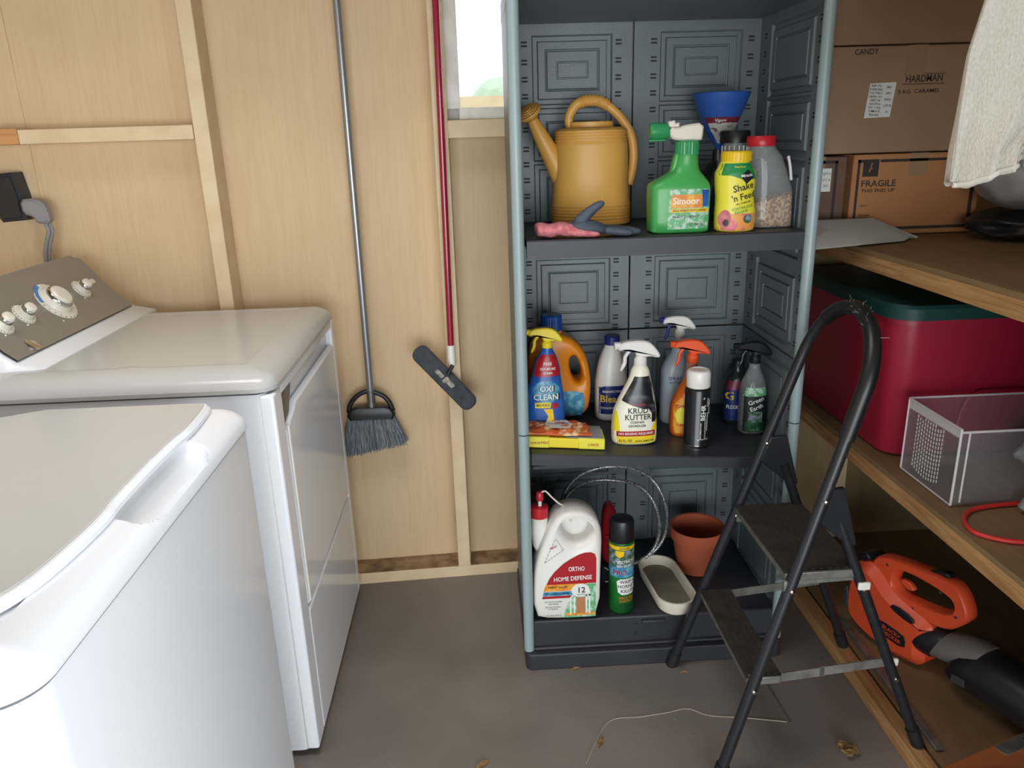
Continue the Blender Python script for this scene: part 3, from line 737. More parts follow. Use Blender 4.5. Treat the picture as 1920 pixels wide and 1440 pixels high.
# glove: pink cuff and back, grey dipped palm and fingers, thumb up
t = thing('garden_glove', 'pink garden glove with dark grey rubber fingers lying before the watering can', 'glove', (.244, 1.80, Z1 + .001))
def blob(path, rx, rz, seg=16):
    """flattened tube: rx half width (y), rz half height"""
    rings = []
    P = [Vector(p) for p in path]
    for i, p in enumerate(P):
        tg = (P[min(i + 1, len(P) - 1)] - P[max(i - 1, 0)]).normalized()
        up = Vector((-tg.z, 0, tg.x)) if abs(tg.y) < .9 else Vector((0, 0, 1))
        up.normalize(); sd = tg.cross(up).normalized()
        rings.append([p + sd * rx[i] * cos(2 * pi * j / seg) + up * rz[i] * sin(2 * pi * j / seg) for j in range(seg)])
    return rings
rg = random.Random(5)
cuff = [(-.110 + .0125 * i, .002 * sin(i * 2.1), .0185 + .003 * sin(i * 1.7)) for i in range(10)]
cr = [.036, .038, .034, .037, .033, .034, .030, .031, .028, .026]
mb = MB().loft([[v + Vector((0, 0, .0025 * sin(j * 2.3 + i * 1.9))) for j, v in enumerate(r)] for i, r in enumerate(blob(cuff, cr, [.015, .0175, .0145, .017, .014, .017, .0145, .0155, .013, .013]))])
mb.loft(blob([(-.045, -.01, .016), (-.02, -.022, .014), (.01, -.028, .010), (.04, -.03, .008)], [.014, .016, .012, .006], [.010, .010, .008, .005]))
mk('cuff', mb, M_PINK, t, sub=1)
mb = MB()
mb.loft(blob([(-.030, .0, .022), (-.012, .0, .022), (.012, .0, .022), (.036, 0, .019), (.058, 0, .015)], [.020, .032, .036, .035, .030], [.012, .019, .020, .015, .011]))
for k, (dy, ln) in enumerate(((-.028, .112), (-.010, .134), (.009, .130), (.027, .110))):
    mb.loft(blob([(.045, dy * .8, .015), (.075, dy, .014), (ln - .02, dy * 1.15, .011), (ln - .004, dy * 1.2, .010), (ln + .002, dy * 1.2, .010)], [.010, .0095, .009, .007, .002], [.010, .0095, .009, .007, .002], 12))
mb.loft(blob([(-.012, -.004, .026), (.002, -.006, .044), (.018, -.010, .059), (.034, -.012, .071), (.046, -.012, .076), (.050, -.012, .077)], [.015, .013, .012, .011, .008, .002], [.019, .015, .0115, .010, .008, .002], 14))
mk('dipped_hand', mb, M_GLOVE, t, sub=1)

# green hose-end sprayer bottle
t = thing('sprayer_bottle', 'square green weed sprayer bottle with cream hose-end head on the top shelf', 'spray bottle', (.462, 1.835, Z1 + .001))
body, sf = bottle('bottle', [(0, .014, .062, .036, 5), (.004, .014, .069, .041, 5), (.10, .013, .071, .042, 5), (.112, .013, .068, .040, 4.5), (.125, .020, .052, .034, 3.5), (.138, .027, .034, .029, 2.5), (.150, .029, .029, .026, 2.2), (.176, .030, .026, .025, 2), (.182, .030, .024, .024, 2)], M_GREEN, t)
mk('neck_handle', MB().loft([[(x + .01, y, z) for x, y in rrect(-w / 2 - .002, w / 2 - .002, -.012, .012, .006)] for w, z in ((.044, .118), (.03, .145), (.018, .170), (.012, .178))]), M_GREEN, t)
pr = []
mb = MB(); seg = 48
for r, z in ((.0275, .176), (.0275, .203), (.024, .206)): pr.append([(.030 + (r - (.0012 if j % 2 else 0)) * cos(2 * pi * j / seg), (r - (.0012 if j % 2 else 0)) * sin(2 * pi * j / seg), z) for j in range(seg)])
mk('ribbed_collar', mb.loft(pr), M_GREENC, t, smooth=20)
h = mk('hose_head', MB().slab(smooth_closed([(-.012, .212), (-.014, .236), (.006, .234), (.020, .240), (.064, .245), (.062, .208), (.056, .206), (.010, .206)], 1), -.017, .017, xz, bev=.004), M_CREAM, t)
mk('switch', MB().slab([(-.016, .236), (-.016, .249), (-.002, .251), (.000, .244), (.009, .246), (.009, .236)], -.010, .010, xz, bev=.002), M_CREAM, h)
mb = MB()
for r, x in ((.0185, -.052),): mb.tube([(-.058, 0, .228), (-.054, 0, .228), (-.020, 0, .228), (-.014, 0, .228)], [.016, .0185, .0185, .015], 12)
k = mk('hose_coupling', mb, M_GREENC, t, smooth=30)
mk('shutoff_lever', MB().box(-.060, -.020, -.004, .004, .206, .211), M_LBLG, k, bevel=.0015)
decal('label', [(.010, -.020, .076), (.100, -.016, .078)], sf, M_MINT, t)
decal('label_band', [(.058, -.014, .060), (.088, -.012, .064)], sf, M_LBLO, t, eps=.0007)
decal('label_strip', [(.048, -.014, .074), (.056, -.014, .075)], sf, M_YEL2, t, eps=.0007)
decal('label_sky', [(.060, .062, .077), (.098, .058, .077)], sf, M_LBLBL, t, eps=.0008)
text('lettering', [('Simoor', .022, .073, .015, 0, .062), ], sf, M_TXTW, t, .0012)
text('lettering', [('KILLS WEEDS NOT LAWNS', .030, .052, .0045, 0, .085), ('READY TO SPRAY', .022, .038, .0055, 0, .06), ('1 QT (946 mL)', .046, .020, .006, 0, .04)], sf, M_TXTK, t, .001)

# blue funnel standing in a bottle behind
t = thing('funnel_bottle', 'dark narrow bottle behind the yellow-capped plant food, holding the blue funnel', 'bottle', (.640, 2.075, Z1 + .001))
mk('bottle', MB().lathe([(.0, 0), (.038, 0), (.041, .005), (.041, .11), (.030, .135), (.016, .15), (.015, .178), (.0125, .178), (.0125, .15), (.027, .133), (.038, .11), (.038, .006), (0, .006)], seg=28, caps=False), M_DKBOT, t)
t = thing('funnel', 'blue plastic funnel with a red and white label below its rim', 'funnel', (.640, 2.075, Z1 + .155))
prf = [(.008, .0), (.009, .03), (.019, .045), (.034, .065), (.0445, .09), (.056, .115), (.0655, .14), (.0715, .155), (.0735, .162), (.0715, .164), (.066, .150), (.052, .115), (.03, .07), (.007, .03)]
mk('cone', MB().lathe(prf, seg=40, caps=False), M_FUN, t)
pf = prf[:9]
def fsurf(u, v, e):
    for i in range(len(pf) - 1):
        if v <= pf[i + 1][1]: break
    a, b = pf[i], pf[i + 1]; r = a[0] + (b[0] - a[0]) * (v - a[1]) / (b[1] - a[1]) + e + .0005
    return (u, -sqrt(max(r * r - u * u, 1e-9)), v)
decal('label_band', [(.088, -.040, .040), (.096, -.0435, .0435), (.104, -.047, .046)], fsurf, M_FUNR, t)
decal('label', [(.040, -.008, .012), (.055, -.018, .020), (.072, -.030, .034), (.090, -.038, .042)], fsurf, M_FUNW, t, eps=.0008)
text('lettering', [('Vigoro', -.012, .096, .007)], fsurf, M_TXTW, t, .0015)

# clear jar with black lid
t = thing('glass_jar', 'clear jar with a black screw lid behind the yellow-capped plant food', 'jar', (.640, 1.945, Z1 + .001))
mk('jar', MB().lathe([(.036, 0), (.040, .004), (.040, .15), (.037, .165), (.030, .178), (.029, .195), (.027, .195), (.027, .18), (.034, .165), (.037, .15), (.037, .006)], seg=32, caps=False), M_CLEAR, t)
mk('lid', MB().lathe([(.036, .196), (.036, .222), (.034, .225)], seg=36), M_BLACK, t)
mb = MB()
for k in range(9):
    a = pi + pi * (k + .5) / 9; mb.box(.0335 * cos(a) - .0014, .0335 * cos(a) + .0014, .0335 * sin(a) - .0014, .0335 * sin(a) + .0014, .165, .190)
mk('neck_ribs', mb, M_W, t)

# yellow capped plant food
t = thing('plant_food_bottle', 'green and yellow plant food shaker with yellow cap beside the pellet jar', 'bottle', (.600, 1.815, Z1 + .001))
body, sf = bottle('bottle', [(0, .005, .038, .030, 2.4), (.004, .005, .0455, .035, 2.5), (.04, .006, .047, .036, 2.5), (.075, .003, .043, .035, 2.4), (.11, .002, .046, .036, 2.4), (.132, .002, .0465, .036, 2.3), (.148, .001, .038, .032, 2), (.158, 0, .032, .030, 2)], M_MINT, t)
body.data.materials[0] = M_LBLY
decal('label_green', [(.128, -.040, .047), (.134, -.0415, .045), (.144, -.036, .038), (.154, -.032, .033)], sf, M_LBLG, t)
decal('label_curve', [(.118, .010, .046), (.128, -.020, .047), (.132, -.04, .046)], sf, M_LBLG, t)
decal('label_flowers', [(.003, -.036, .045), (.018, -.040, .048), (.030, -.040, .048), (.042, -.018, .046)], sf, M_FLOW, t)
decal('label_flower', ellipse_rows(-.026, .030, .013, .021), sf, M_PINK, t, nv=2, eps=.0008)
decal('label_flower_eye', ellipse_rows(-.024, .022, .006, .008), sf, M_DARK, t, nv=2, eps=.0012)
decal('label_flower_eye', ellipse_rows(.026, .030, .011, .010), sf, M_CANART, t, nv=2, eps=.0012)
decal('brand_badge', [(.108, .018, .018), (.121, .006, .034), (.128, .006, .034), (.139, .018, .022)], sf, M_TXTK, t, nv=2, eps=.001)
text('lettering', [('Miracle', .018, .127, .0065, .1, .034)], sf, M_TXTW, t, .0016)
text('lettering', [('Shake', .012, .101, .015, .22, .05), ("'n Feed", .014, .080, .014, .22, .056), ('ALL PURPOSE', .014, .066, .004, .2, .05)], sf, M_TXTK, t, .001)
text('lettering', [('CONTINUOUS', .012, .055, .006, .2, .05), ('RELEASE', .010, .046, .006, .2, .04)], sf, M_LBLG, t, .001)
text('lettering', [('Plant Food', .002, .146, .004, 0, .04)], sf, M_LBLY, t, .0012)
mb = MB(); seg = 60; rs = []
for r, z in ((.0345, .158), (.0345, .177), (.032, .180)): rs.append([((r - (.0008 if j % 2 else 0)) * cos(2 * pi * j / seg) + .003, (r - (.0008 if j % 2 else 0)) * sin(2 * pi * j / seg), z) for j in range(seg)])
mk('cap', mb.loft(rs), M_YEL2, t, smooth=20)

# pellet jar with red cap
t = thing('pellet_jar', 'clear plastic jar of tan pellets with a red lid, right end of top shelf', 'jar', (.702, 1.870, Z1 + .001))
jp = [(0, .008, .044, .036, 4), (.004, .008, .049, .040, 4), (.085, .006, .047, .039, 4), (.12, .0, .042, .037, 3.5), (.165, -.012, .036, .034, 3), (.182, -.020, .032, .031, 2), (.190, -.022, .030, .030, 2)]
body, sf = bottle('jar', jp, M_CLEAR, t)
rings = []
for z, xc, rx, ry, p in ((.003, .008, .046, .037, 4), (.03, .008, .0465, .0375, 4), (.070, .007, .0455, .037, 4)):
    rings.append([(xc + rx * math.copysign(abs(cos(a)) ** (2 / p), cos(a)), ry * math.copysign(abs(sin(a)) ** (2 / p), sin(a)), z) for a in [2 * pi * (j + .5) / 32 for j in range(32)]])
rings[-1] = [(x, y, z + .010 * (x - .007) / .045) for x, y, z in rings[-1]]
o = mk('pellets', MB().loft(rings), M_PEL, t); o['kind'] = 'stuff'
mk('lid', MB().lathe([(.0325, .188), (.0335, .191), (.0335, .208), (.031, .211)], -.024, 0, 40), M_REDCAP, t)
mk('side_grip', MB().tube(spline([(.030, -.035, .165), (.036, -.036, .14), (.040, -.038, .11)], 5), .0035, 8), M_BINR, t)

# ------------------------------------------------------------ middle shelf
def on_mid(x, y, xs=0): return (x, y, zm(x + xs) + .001)
t = thing('detergent_jug', 'orange laundry detergent jug with handle and blue cap behind the blue spray bottle', 'jug', on_mid(.205, 2.055))
# body outline with a handle opening, as a solid shell around the hole
out = smooth_closed([(-.084, 0), (-.088, .05), (-.084, .13), (-.076, .20), (-.052, .238), (-.01, .246), (.03, .238), (.062, .212), (.082, .178), (.094, .115), (.092, .05), (.078, 0)], 2)
hole = smooth_closed([(.030, .172), (.046, .186), (.058, .170), (.070, .130), (.066, .108), (.052, .104), (.038, .125)], 2)
def ring_solid(name, out, hole, th, m, parent, bev=.012, hb=.006, steps=(1, .55, .18, 0)):
    """plate with a rounded outer edge and a hole: bridged out->hole on both faces"""
    cx, cz = sum(p[0] for p in hole) / len(hole), sum(p[1] for p in hole) / len(hole)
    N = 64
    def polar(pts):
        res = []
        for k in range(N):
            a = 2 * pi * k / N; dx, dz = cos(a), sin(a); best = None
            for i in range(len(pts)):
                x1, z1 = pts[i][0] - cx, pts[i][1] - cz; x2, z2 = pts[(i + 1) % len(pts)][0] - cx, pts[(i + 1) % len(pts)][1] - cz
                ex, ez = x2 - x1, z2 - z1; den = dx * ez - dz * ex
                if abs(den) < 1e-12: continue
                tt = (x1 * ez - z1 * ex) / den; ss = (x1 * dz - z1 * dx) / den
                if tt > 0 and -1e-9 <= ss <= 1 + 1e-9 and (best is None or tt > best): best = tt
            res.append((cx + dx * (best or .01), cz + dz * (best or .01)))
        return res
    O, Hh = polar(out), polar(hole)
    def mix(f): return [(h[0] + (o[0] - h[0]) * f, h[1] + (o[1] - h[1]) * f) for o, h in zip(O, Hh)]
    prof = [(0.0, th - hb), (0.02, th - hb * .35), (.06, th), (.3, th)]
    # inset of outer edge measured as fixed distance
    def outer_in(d):
        r = []
        for o, h in zip(O, Hh):
            v = Vector((h[0] - o[0], h[1] - o[1])); L = v.length; v = v.normalized() * min(d, L * .8); r.append((o[0] + v.x, o[1] + v.y))
        return r
    def hole_out(d):
        r = []
        for o, h in zip(O, Hh):
            v = Vector((o[0] - h[0], o[1] - h[1])); L = v.length; v = v.normalized() * min(d, L * .45); r.append((h[0] + v.x, h[1] + v.y))
        return r
    rings = []
    seqf = [(Hh, 0), (hole_out(hb * .0), th - hb), (hole_out(hb * .4), th - hb * .35), (hole_out(hb), th)]
    seqo = [(outer_in(bev), th), (outer_in(bev * .45), th - bev * .18), (outer_in(bev * .12), th - bev * .55), (outer_in(0), th - bev)]
    half = [(p, y) for p, y in seqf + seqo] + [(O, 0)]
    rings = [[(u, -y, v) for u, v in p] for p, y in half] + [[(u, y, v) for u, v in p] for p, y in reversed(half[:-1])]
    return mk(name, MB().loft(rings, False, False), m, parent, smooth=50), th
b_, th = ring_solid('jug', out, hole, .045, M_JUG, t, bev=.022, hb=.012)
flat = lambda y: (lambda u, v, e: (u, y - e, v))
mk('neck', MB().lathe([(.030, .235), (.028, .252)], -.012, 0, 24), M_JUG, t)
mb = MB(); seg = 56; rs = []
for r, z in ((.029, .248), (.029, .288), (.026, .292)): rs.append([((r - (.001 if j % 2 else 0)) * cos(2 * pi * j / seg) - .012, (r - (.001 if j % 2 else 0)) * sin(2 * pi * j / seg), z) for j in range(seg)])
mk('cap', mb.loft(rs), M_CAPBL, t, smooth=20)
decal('label_splash', [(.012, .0, .064), (.03, -.04, .072), (.055, -.05, .074), (.076, -.03, .070), (.083, .0, .045)], flat(-.0455), M_SPLASH, t)

t = thing('stain_remover_bottle', 'blue stain remover spray bottle with yellow trigger, left end of middle shelf', 'spray bottle', on_mid(.165, 1.905))
body, sf = bottle('bottle', [(0, -.006, .046, .026, 2.6), (.004, -.006, .052, .030, 2.8), (.06, -.006, .053, .031, 2.6), (.115, -.006, .049, .030, 2.4), (.150, -.003, .041, .027, 2.3), (.190, .0, .033, .023, 2.2), (.215, .002, .024, .019, 2), (.232, .002, .014, .014, 2), (.240, .002, .013, .013, 2)], M_LBLBL, t)
decal('label_red', [(.166, -.034, .036), (.180, -.033, .035), (.200, -.027, .030), (.222, -.015, .018)], sf, M_LBLR, t)
decal('label_glow', ellipse_rows(-.004, .125, .036, .030), sf, M_SPLASH, t, nv=1)
decal('label_yellow', [(.083, -.034, .006), (.098, -.034, .008)], sf, M_YEL, t, eps=.0009)
decal('label_picture', [(.042, -.008, .016), (.060, .0, .014), (.080, -.012, .012)], sf, M_YEL2, t, nv=3, eps=.0009)
decal('label_spot', ellipse_rows(.018, .088, .009, .008), sf, M_LBLR, t, nv=2, eps=.001)
text('lettering', [('OXI', -.002, .133, .017, 0, .04), ('CLEAN', -.004, .111, .018, 0, .070)], lambda u, v, e: sf(u, v, e), M_TXTK, t, .0009)
text('lettering', [('OXI', -.003, .1335, .0145, 0, .036), ('CLEAN', -.005, .1115, .0155, 0, .064), ('FREE', .001, .199, .0075, 0, .03), ('50% MORE', .001, .186, .006, 0, .04), ('STAIN', .001, .175, .006, 0, .03)], sf, M_TXTW, t, .0014)
text('lettering', [('MAX FORCE', -.013, .0905, .007, 0, .034)], sf, M_TXTK, t, .0014)
trigger(t, .002, .236, M_YEL, k=.92)

t = thing('sponge_box', 'flat yellow scrub pad box lying at the front left of the middle shelf', 'box', on_mid(.205, 1.845))
def yb(u, v, q): return (u, q, v)
rz_ = -.05
def rot2(x, y, a): return x * cos(a) - y * sin(a), x * sin(a) + y * cos(a)
def slopez(x): return (ZM1 - ZM0) / .646 * x
mb = MB()
for x0, x1, y0, y1, z0, z1 in ((-.098, .096, -.045, .045, 0.001, .028),):
    vs = []
    for z in (z0, z1):
        for x, y in ((x0, y0), (x1, y0), (x1, y1), (x0, y1)): X, Y_ = rot2(x, y, rz_); vs.append((X, Y_, z + slopez(X)))
    mb.add(vs, [(3, 2, 1, 0), (4, 5, 6, 7), (0, 1, 5, 4), (1, 2, 6, 5), (2, 3, 7, 6), (3, 0, 4, 7)])
bxo = mk('carton', mb, M_YEL, t, bevel=.003)
for x0, x1 in ((-.100, -.042), (.030, .098)):
    vs = []
    for z in (-.0, .0295):
        for x, y in ((x0, -.0475), (x1, -.0475), (x1, .03), (x0, .03)): X, Y_ = rot2(x, y, rz_); vs.append((X, Y_, z + slopez(X) + .0006))
    mk('pad_sleeve', MB().add(vs, [(3, 2, 1, 0), (4, 5, 6, 7), (0, 1, 5, 4), (1, 2, 6, 5), (2, 3, 7, 6), (3, 0, 4, 7)]), M_LBLY, bxo, bevel=.003)
mb = MB()
for x0, x1 in ((.0, .094),):
    vs = []
    for z in (.0297, .031):
        for x, y in ((x0, -.044), (x1, -.044), (x1, .044), (x0, .044)): X, Y_ = rot2(x, y, rz_); vs.append((X, Y_, z + slopez(X)))
    mb.add(vs, [(3, 2, 1, 0), (4, 5, 6, 7), (0, 1, 5, 4), (1, 2, 6, 5), (2, 3, 7, 6), (3, 0, 4, 7)])
mk('scrub_face', mb, M_BAG, bxo)
text('lettering', [('SCRUB PADS', -.070, .015 + slopez(-.07), .006, 0, .045), ('2 PACK', .066, .014 + slopez(.066), .006, 0, .04)],
     lambda u, v, e: (u, -.0475 * cos(rz_) + (u + .0024) * math.tan(rz_) - .0008 - e, v), M_LBLR, bxo)
t = thing('wipes_packet', 'crumpled orange foil packet lying on the yellow box', 'packet', (.185, 1.85, zm(.185) + .0335))
mb = MB(); nx, ny = 26, 14; rp = random.Random(11); top = []; bot = []
for i in range(nx + 1):
    for j in range(ny + 1):
        u, v = i / nx * 2 - 1, j / ny * 2 - 1
        q = max(0, (1 - abs(u) ** 4) * (1 - abs(v) ** 4)); x = u * .082 * (1 + .04 * sin(5 * v)); y = v * .044 * (1 + .06 * sin(4 * u + 1))
        w = .0022 * sin(9 * u + 3 * v) + .0018 * sin(14 * v - 6 * u) + rp.uniform(-.0008, .0008)
        X, Y_ = rot2(x, y, -.02); s_ = slopez(X)
        top.append((X, Y_, .0035 + s_ + .009 * q + (w if q > .05 else w * .6) + .002)); bot.append((X, Y_, .0012 + s_))
W_ = ny + 1; fs = [(i * W_ + j, (i + 1) * W_ + j, (i + 1) * W_ + j + 1, i * W_ + j + 1) for i in range(nx) for j in range(ny)]
mb.add(top, fs); mb.add(bot, [tuple(reversed(f)) for f in fs])
b = [(i, 0) for i in range(nx)] + [(nx, j) for j in range(ny)] + [(nx - i, ny) for i in range(nx)] + [(0, ny - j) for j in range(ny)]
mb.loft([[top[i * W_ + j] for i, j in b], [bot[i * W_ + j] for i, j in b]], False, False)
pk = mk('pouch', mb, M_PACK, t, smooth=60)
decal('label', [(-.030, -.020, .030), (.0, -.032, .038), (.030, -.022, .028)], lambda u, v, e: (u, v, .0155 + slopez(u) + e), M_LBLW, t)
text('lettering', [('CLOROX', .004, .002, .010, .05, .056)], lambda u, v, e: (u, v, .0158 + slopez(u) + e), M_LBLNV, t)

t = thing('bleach_bottle', 'white bleach bottle with navy cap and navy label behind the white-trigger sprayer', 'bottle', on_mid(.356, 2.045))
body, sf = bottle('bottle', [(0, .004, .040, .036, 2.4), (.005, .004, .047, .042, 2.6), (.10, .003, .046, .042, 2.6), (.13, .002, .042, .038, 2.4), (.165, .0, .034, .032, 2.2), (.195, .002, .025, .025, 2), (.213, .004, .020, .020, 2), (.218, .004, .017, .017, 2)], M_W, t)
decal('label', [(.022, -.043, .050), (.098, -.042, .047), (.104, -.020, .030)], sf, M_LBLNV, t)
text('lettering', [('Bleach', .000, .066, .020, 0, .066)], sf, M_YEL2, t, .001)
text('lettering', [('DISINFECTING', .0, .088, .006, 0, .06), ('CONCENTRATED', -.002, .040, .0055, 0, .06)], sf, M_TXTW, t, .001)
mk('cap', MB().lathe([(.021, .214), (.0215, .236), (.019, .239)], .004, 0, 36), M_NAVY, t)

t = thing('degreaser_bottle', 'black and yellow cleaner spray bottle with white trigger, centre of middle shelf', 'spray bottle', on_mid(.387, 1.862))
body, sf = bottle('bottle', [(0, .0, .050, .028, 2.6), (.005, .0, .058, .034, 3), (.04, .0, .0585, .035, 3), (.085, .001, .056, .034, 2.6), (.12, .006, .047, .030, 2.4), (.150, .010, .036, .026, 2.2), (.175, .013, .027, .023, 2), (.195, .0135, .023, .021, 2), (.206, .0135, .017, .017, 2)], M_KLBL, t)
decal('label_dark', [(.098, .020, .052), (.108, -.010, .051), (.120, -.036, .050), (.150, -.020, .044), (.168, -.010, .038), (.182, -.004, .034)], sf, M_KBLK, t)
decal('label_dark', [(.062, .040, .0555), (.085, .040, .055), (.100, .030, .051)], sf, M_KBLK, t)
decal('label_base', [(.003, -.052, .052), (.026, -.057, .057)], sf, M_YEL, t)
decal('label_band', [(.026, -.057, .057), (.040, -.057, .057)], sf, M_LBLR, t, eps=.0005)
decal('label_side', [(.040, -.057, -.042), (.070, -.056, -.044), (.092, -.052, -.048)], sf, M_YEL, t)
decal('label_side', [(.040, .038, .057), (.055, .044, .057), (.068, .052, .056)], sf, M_YEL, t)
text('lettering', [('KRUD', .004, .094, .014, .0, .052), ('KUTTER', .004, .077, .014, 0, .068), ('CLEANER', .002, .064, .006, 0, .05), ('DEGREASER', .002, .054, .006, 0, .06), ('32 FL OZ', -.028, .014, .006, 0, .036), ('STAIN REMOVER', .022, .012, .005, 0, .05)], sf, M_TXTK, t, .001)
text('lettering', [('ORIGINAL', .006, .110, .006, 0, .036)], sf, M_LBLR, t, .001)
text('lettering', [('NO RINSING REQUIRED', .0, .033, .006, 0, .09)], sf, M_TXTW, t, .0012)
trigger(t, .0135, .207, M_W, k=1.12, collar=M_W)

t = thing('clear_spray_bottle', 'cloudy clear spray bottle with white head and navy nozzle behind the orange bottle', 'spray bottle', on_mid(.528, 2.02))
body, sf = bottle('bottle', [(0, .0, .030, .028, 2.4), (.005, .0, .035, .032, 2.6), (.15, .0, .034, .031, 2.6), (.175, .003, .028, .027, 2.3), (.20, .010, .019, .019, 2), (.232, .014, .013, .013, 2), (.244, .014, .0125, .0125, 2)], M_CLEARW, t)
text('lettering', [('SPRAY', -.002, .134, .009, 0, .045), ('BOTTLE', -.002, .122, .006, 0, .04)], sf, M_NAVY, t, .001)
trigger(t, .014, .248, M_W, M_NAVY, k=.95, lever=M_NAVY)

t = thing('orange_cleaner_bottle', 'orange cleaner spray bottle with bright orange trigger beside the black spray can', 'spray bottle', on_mid(.532, 1.925))
body, sf = bottle('bottle', [(0, .006, .036, .028, 2.6), (.005, .006, .040, .031, 2.8), (.05, .006, .0415, .032, 2.8), (.09, .006, .038, .030, 2.5), (.125, .011, .028, .025, 2.2), (.15, .018, .0185, .0185, 2), (.195, .021, .0135, .0135, 2), (.206, .021, .0125, .0125, 2)], M_OIL, t)
mk('empty_neck', MB().lathe([(.0205, .147), (.0165, .175), (.0145, .200)], .0195, 0, 24, caps=False), M_CLEAR, t)
decal('label', [(.010, -.026, .030), (.03, -.030, .034), (.085, -.030, .034), (.105, -.016, .030), (.115, .0, .022)], sf, M_LBLO, t)
decal('label_glow', ellipse_rows(-.008, .060, .018, .024), sf, M_LBLY, t, nv=1, eps=.0008)
text('lettering', [('Orange', -.006, .088, .009, .2, .04), ('CLEANER', -.006, .036, .006, .1, .04)], sf, M_LBLR, t, .0012)
trigger(t, .021, .202, M_ORC, k=1.02)

t = thing('spray_paint_can', 'black spray paint can with white cap at the front of the middle shelf', 'spray can', on_mid(.549, 1.85))
cyl = lambda R, cx=0: (lambda u, v, e: (cx + (R + e) * sin((u) / R), -(R + e) * cos(u / R), v))
mk('can', MB().lathe([(.031, 0), (.0335, .003), (.0335, .006), (.0325, .008), (.0325, .150), (.030, .158), (.026, .161)], 0, 0, 44), M_CANBK, t)
mk('rim', MB().lathe([(.0342, .001), (.0346, .0035), (.0342, .006), (.033, .006), (.033, .001)], 0, 0, 44, caps=False), M_CHROME, t)
mk('cap', MB().lathe([(.0295, .158), (.0305, .160), (.0300, .196), (.0275, .2015), (.022, .2035), (.021, .201)], 0, 0, 44), M_W, t)
text('lettering', [('BEHR', .008, .095, .0125, pi / 2, .058)], cyl(.0325), M_TXTW, t, .0006)
text('lettering', [('PREMIUM', .020, .122, .004, pi / 2, .03), ('INTERIOR/EXTERIOR', .020, .070, .004, pi / 2, .05), ('SPRAY PAINT', .026, .110, .005, pi / 2, .04), ('GLOSS BLACK PROTECTS', .014, .048, .0035, pi / 2, .05), ('AND PRIMER IN ONE', .002, .045, .0035, pi / 2, .045), ('NET WT 12 OZ', .010, .022, .0035, 0, .04)], cyl(.0325), M_LBLW, t, .0006)
text('lettering', [('^', .008, .132, .008, 0, .012)], cyl(.0325), M_TXTW, t, .0006)

t = thing('dark_spray_bottle', 'clear spray bottle with dark green label and dark trigger, right end of middle shelf', 'spray bottle', on_mid(.722, 1.945))
body, sf = bottle('bottle', [(0, .006, .030, .026, 2.4), (.005, .006, .035, .030, 2.5), (.12, .006, .0355, .030, 2.5), (.145, .006, .031, .027, 2.2), (.168, .006, .021, .020, 2), (.185, .006, .014, .014, 2), (.200, .006, .0135, .0135, 2)], M_DKBOT, t)
body.data.materials[0] = M_CLEAR
mk('liquid', MB().lathe([(.030, .004), (.0325, .008), (.0325, .118)], .006, 0, 36, 1, .85), M_DKBOT, t)
decal('label', [(.010, -.024, .036), (.118, -.024, .037)], sf, M_DKLBL, t)
decal('label_foam', [(.110, -.026, .040), (.134, -.020, .030)], sf, M_MINT, t, eps=.0006)
decal('label_leaves', [(.012, -.022, .034), (.036, -.020, .032)], sf, M_GRN2, t, eps=.0008)
decal('label_picture', [(.036, -.014, .026), (.062, -.010, .026)], sf, M_CANART, t, eps=.0008)
text('lettering', [('Green', .006, .097, .012, .35, .044), ('Earth', .008, .078, .012, .35, .044)], sf, M_TXTW, t, .0014)
text('lettering', [('ALL PURPOSE', .006, .064, .0045, 0, .04), ('16 FL OZ', .006, .014, .0045, 0, .03)], sf, M_MINT, t, .0014)
trigger(t, .006, .198, M_CAB, k=.98, th=.010)
for q in t.children:
    if q.name.startswith(('trigger', 'nozzle', 'collar')): q.data.materials[0] = M_BLACK
t = thing('small_dark_bottle', 'small dark bottle with yellow and purple label half hidden behind the dark trigger sprayer', 'bottle', on_mid(.712, 2.03))
body, sf = bottle('bottle', [(0, 0, .034, .028, 2.4), (.005, 0, .038, .030, 2.5), (.10, 0, .038, .030, 2.5), (.135, 0, .028, .024, 2), (.15, 0, .016, .016, 2), (.165, 0, .015, .015, 2)], M_DKBOT, t)
decal('label', [(.01, -.036, .030), (.10, -.036, .030)], sf, M_LBLNV, t)
decal('label_band', [(.100, -.036, .030), (.125, -.030, .026)], sf, M_PURP, t)
text('lettering', [('G', -.026, .082, .024, 0, .02)], sf, M_YEL2, t, .001)
text('lettering', [('FLOOR', -.018, .05, .01, 0, .03)], sf, M_TXTW, t, .001)
mk('cap', MB().lathe([(.017, .163), (.017, .180), (.015, .182)], 0, 0, 24), M_BLACK, t)

# ------------------------------------------------------------ bottom shelf
ZB = Z3 + .001
t = thing('weed_killer_jug', 'white home pest spray jug with red label and red sprayer cap, bottom shelf', 'jug', (.194, 1.806, ZB))
out = smooth_closed([(-.083, .002), (-.086, .04), (-.085, .13), (-.074, .195), (-.040, .278), (-.018, .310), (.02, .321), (.060, .313), (.090, .283), (.097, .24), (.093, .15), (.091, .04), (.088, .002)], 2)
hole = smooth_closed([(-.006, .292), (.012, .302), (.052, .295), (.068, .275), (.066, .248), (.050, .228), (.024, .222), (.002, .240), (-.008, .268)], 2)
jg, th = ring_solid('jug', out, hole, .048, M_W, t, bev=.016, hb=.020)
mk('handle_web', MB().slab(inset(hole, -.002), .012, .040, xz, bev=.004), M_W, t)
F = flat(-.0484)
decal('label_red', [(.112, -.052, .080), (.130, -.044, .080), (.150, -.030, .080), (.172, -.008, .080), (.186, .012, .080), (.198, .034, .076), (.203, .050, .066)], F, M_LBLR, t, nu=8)
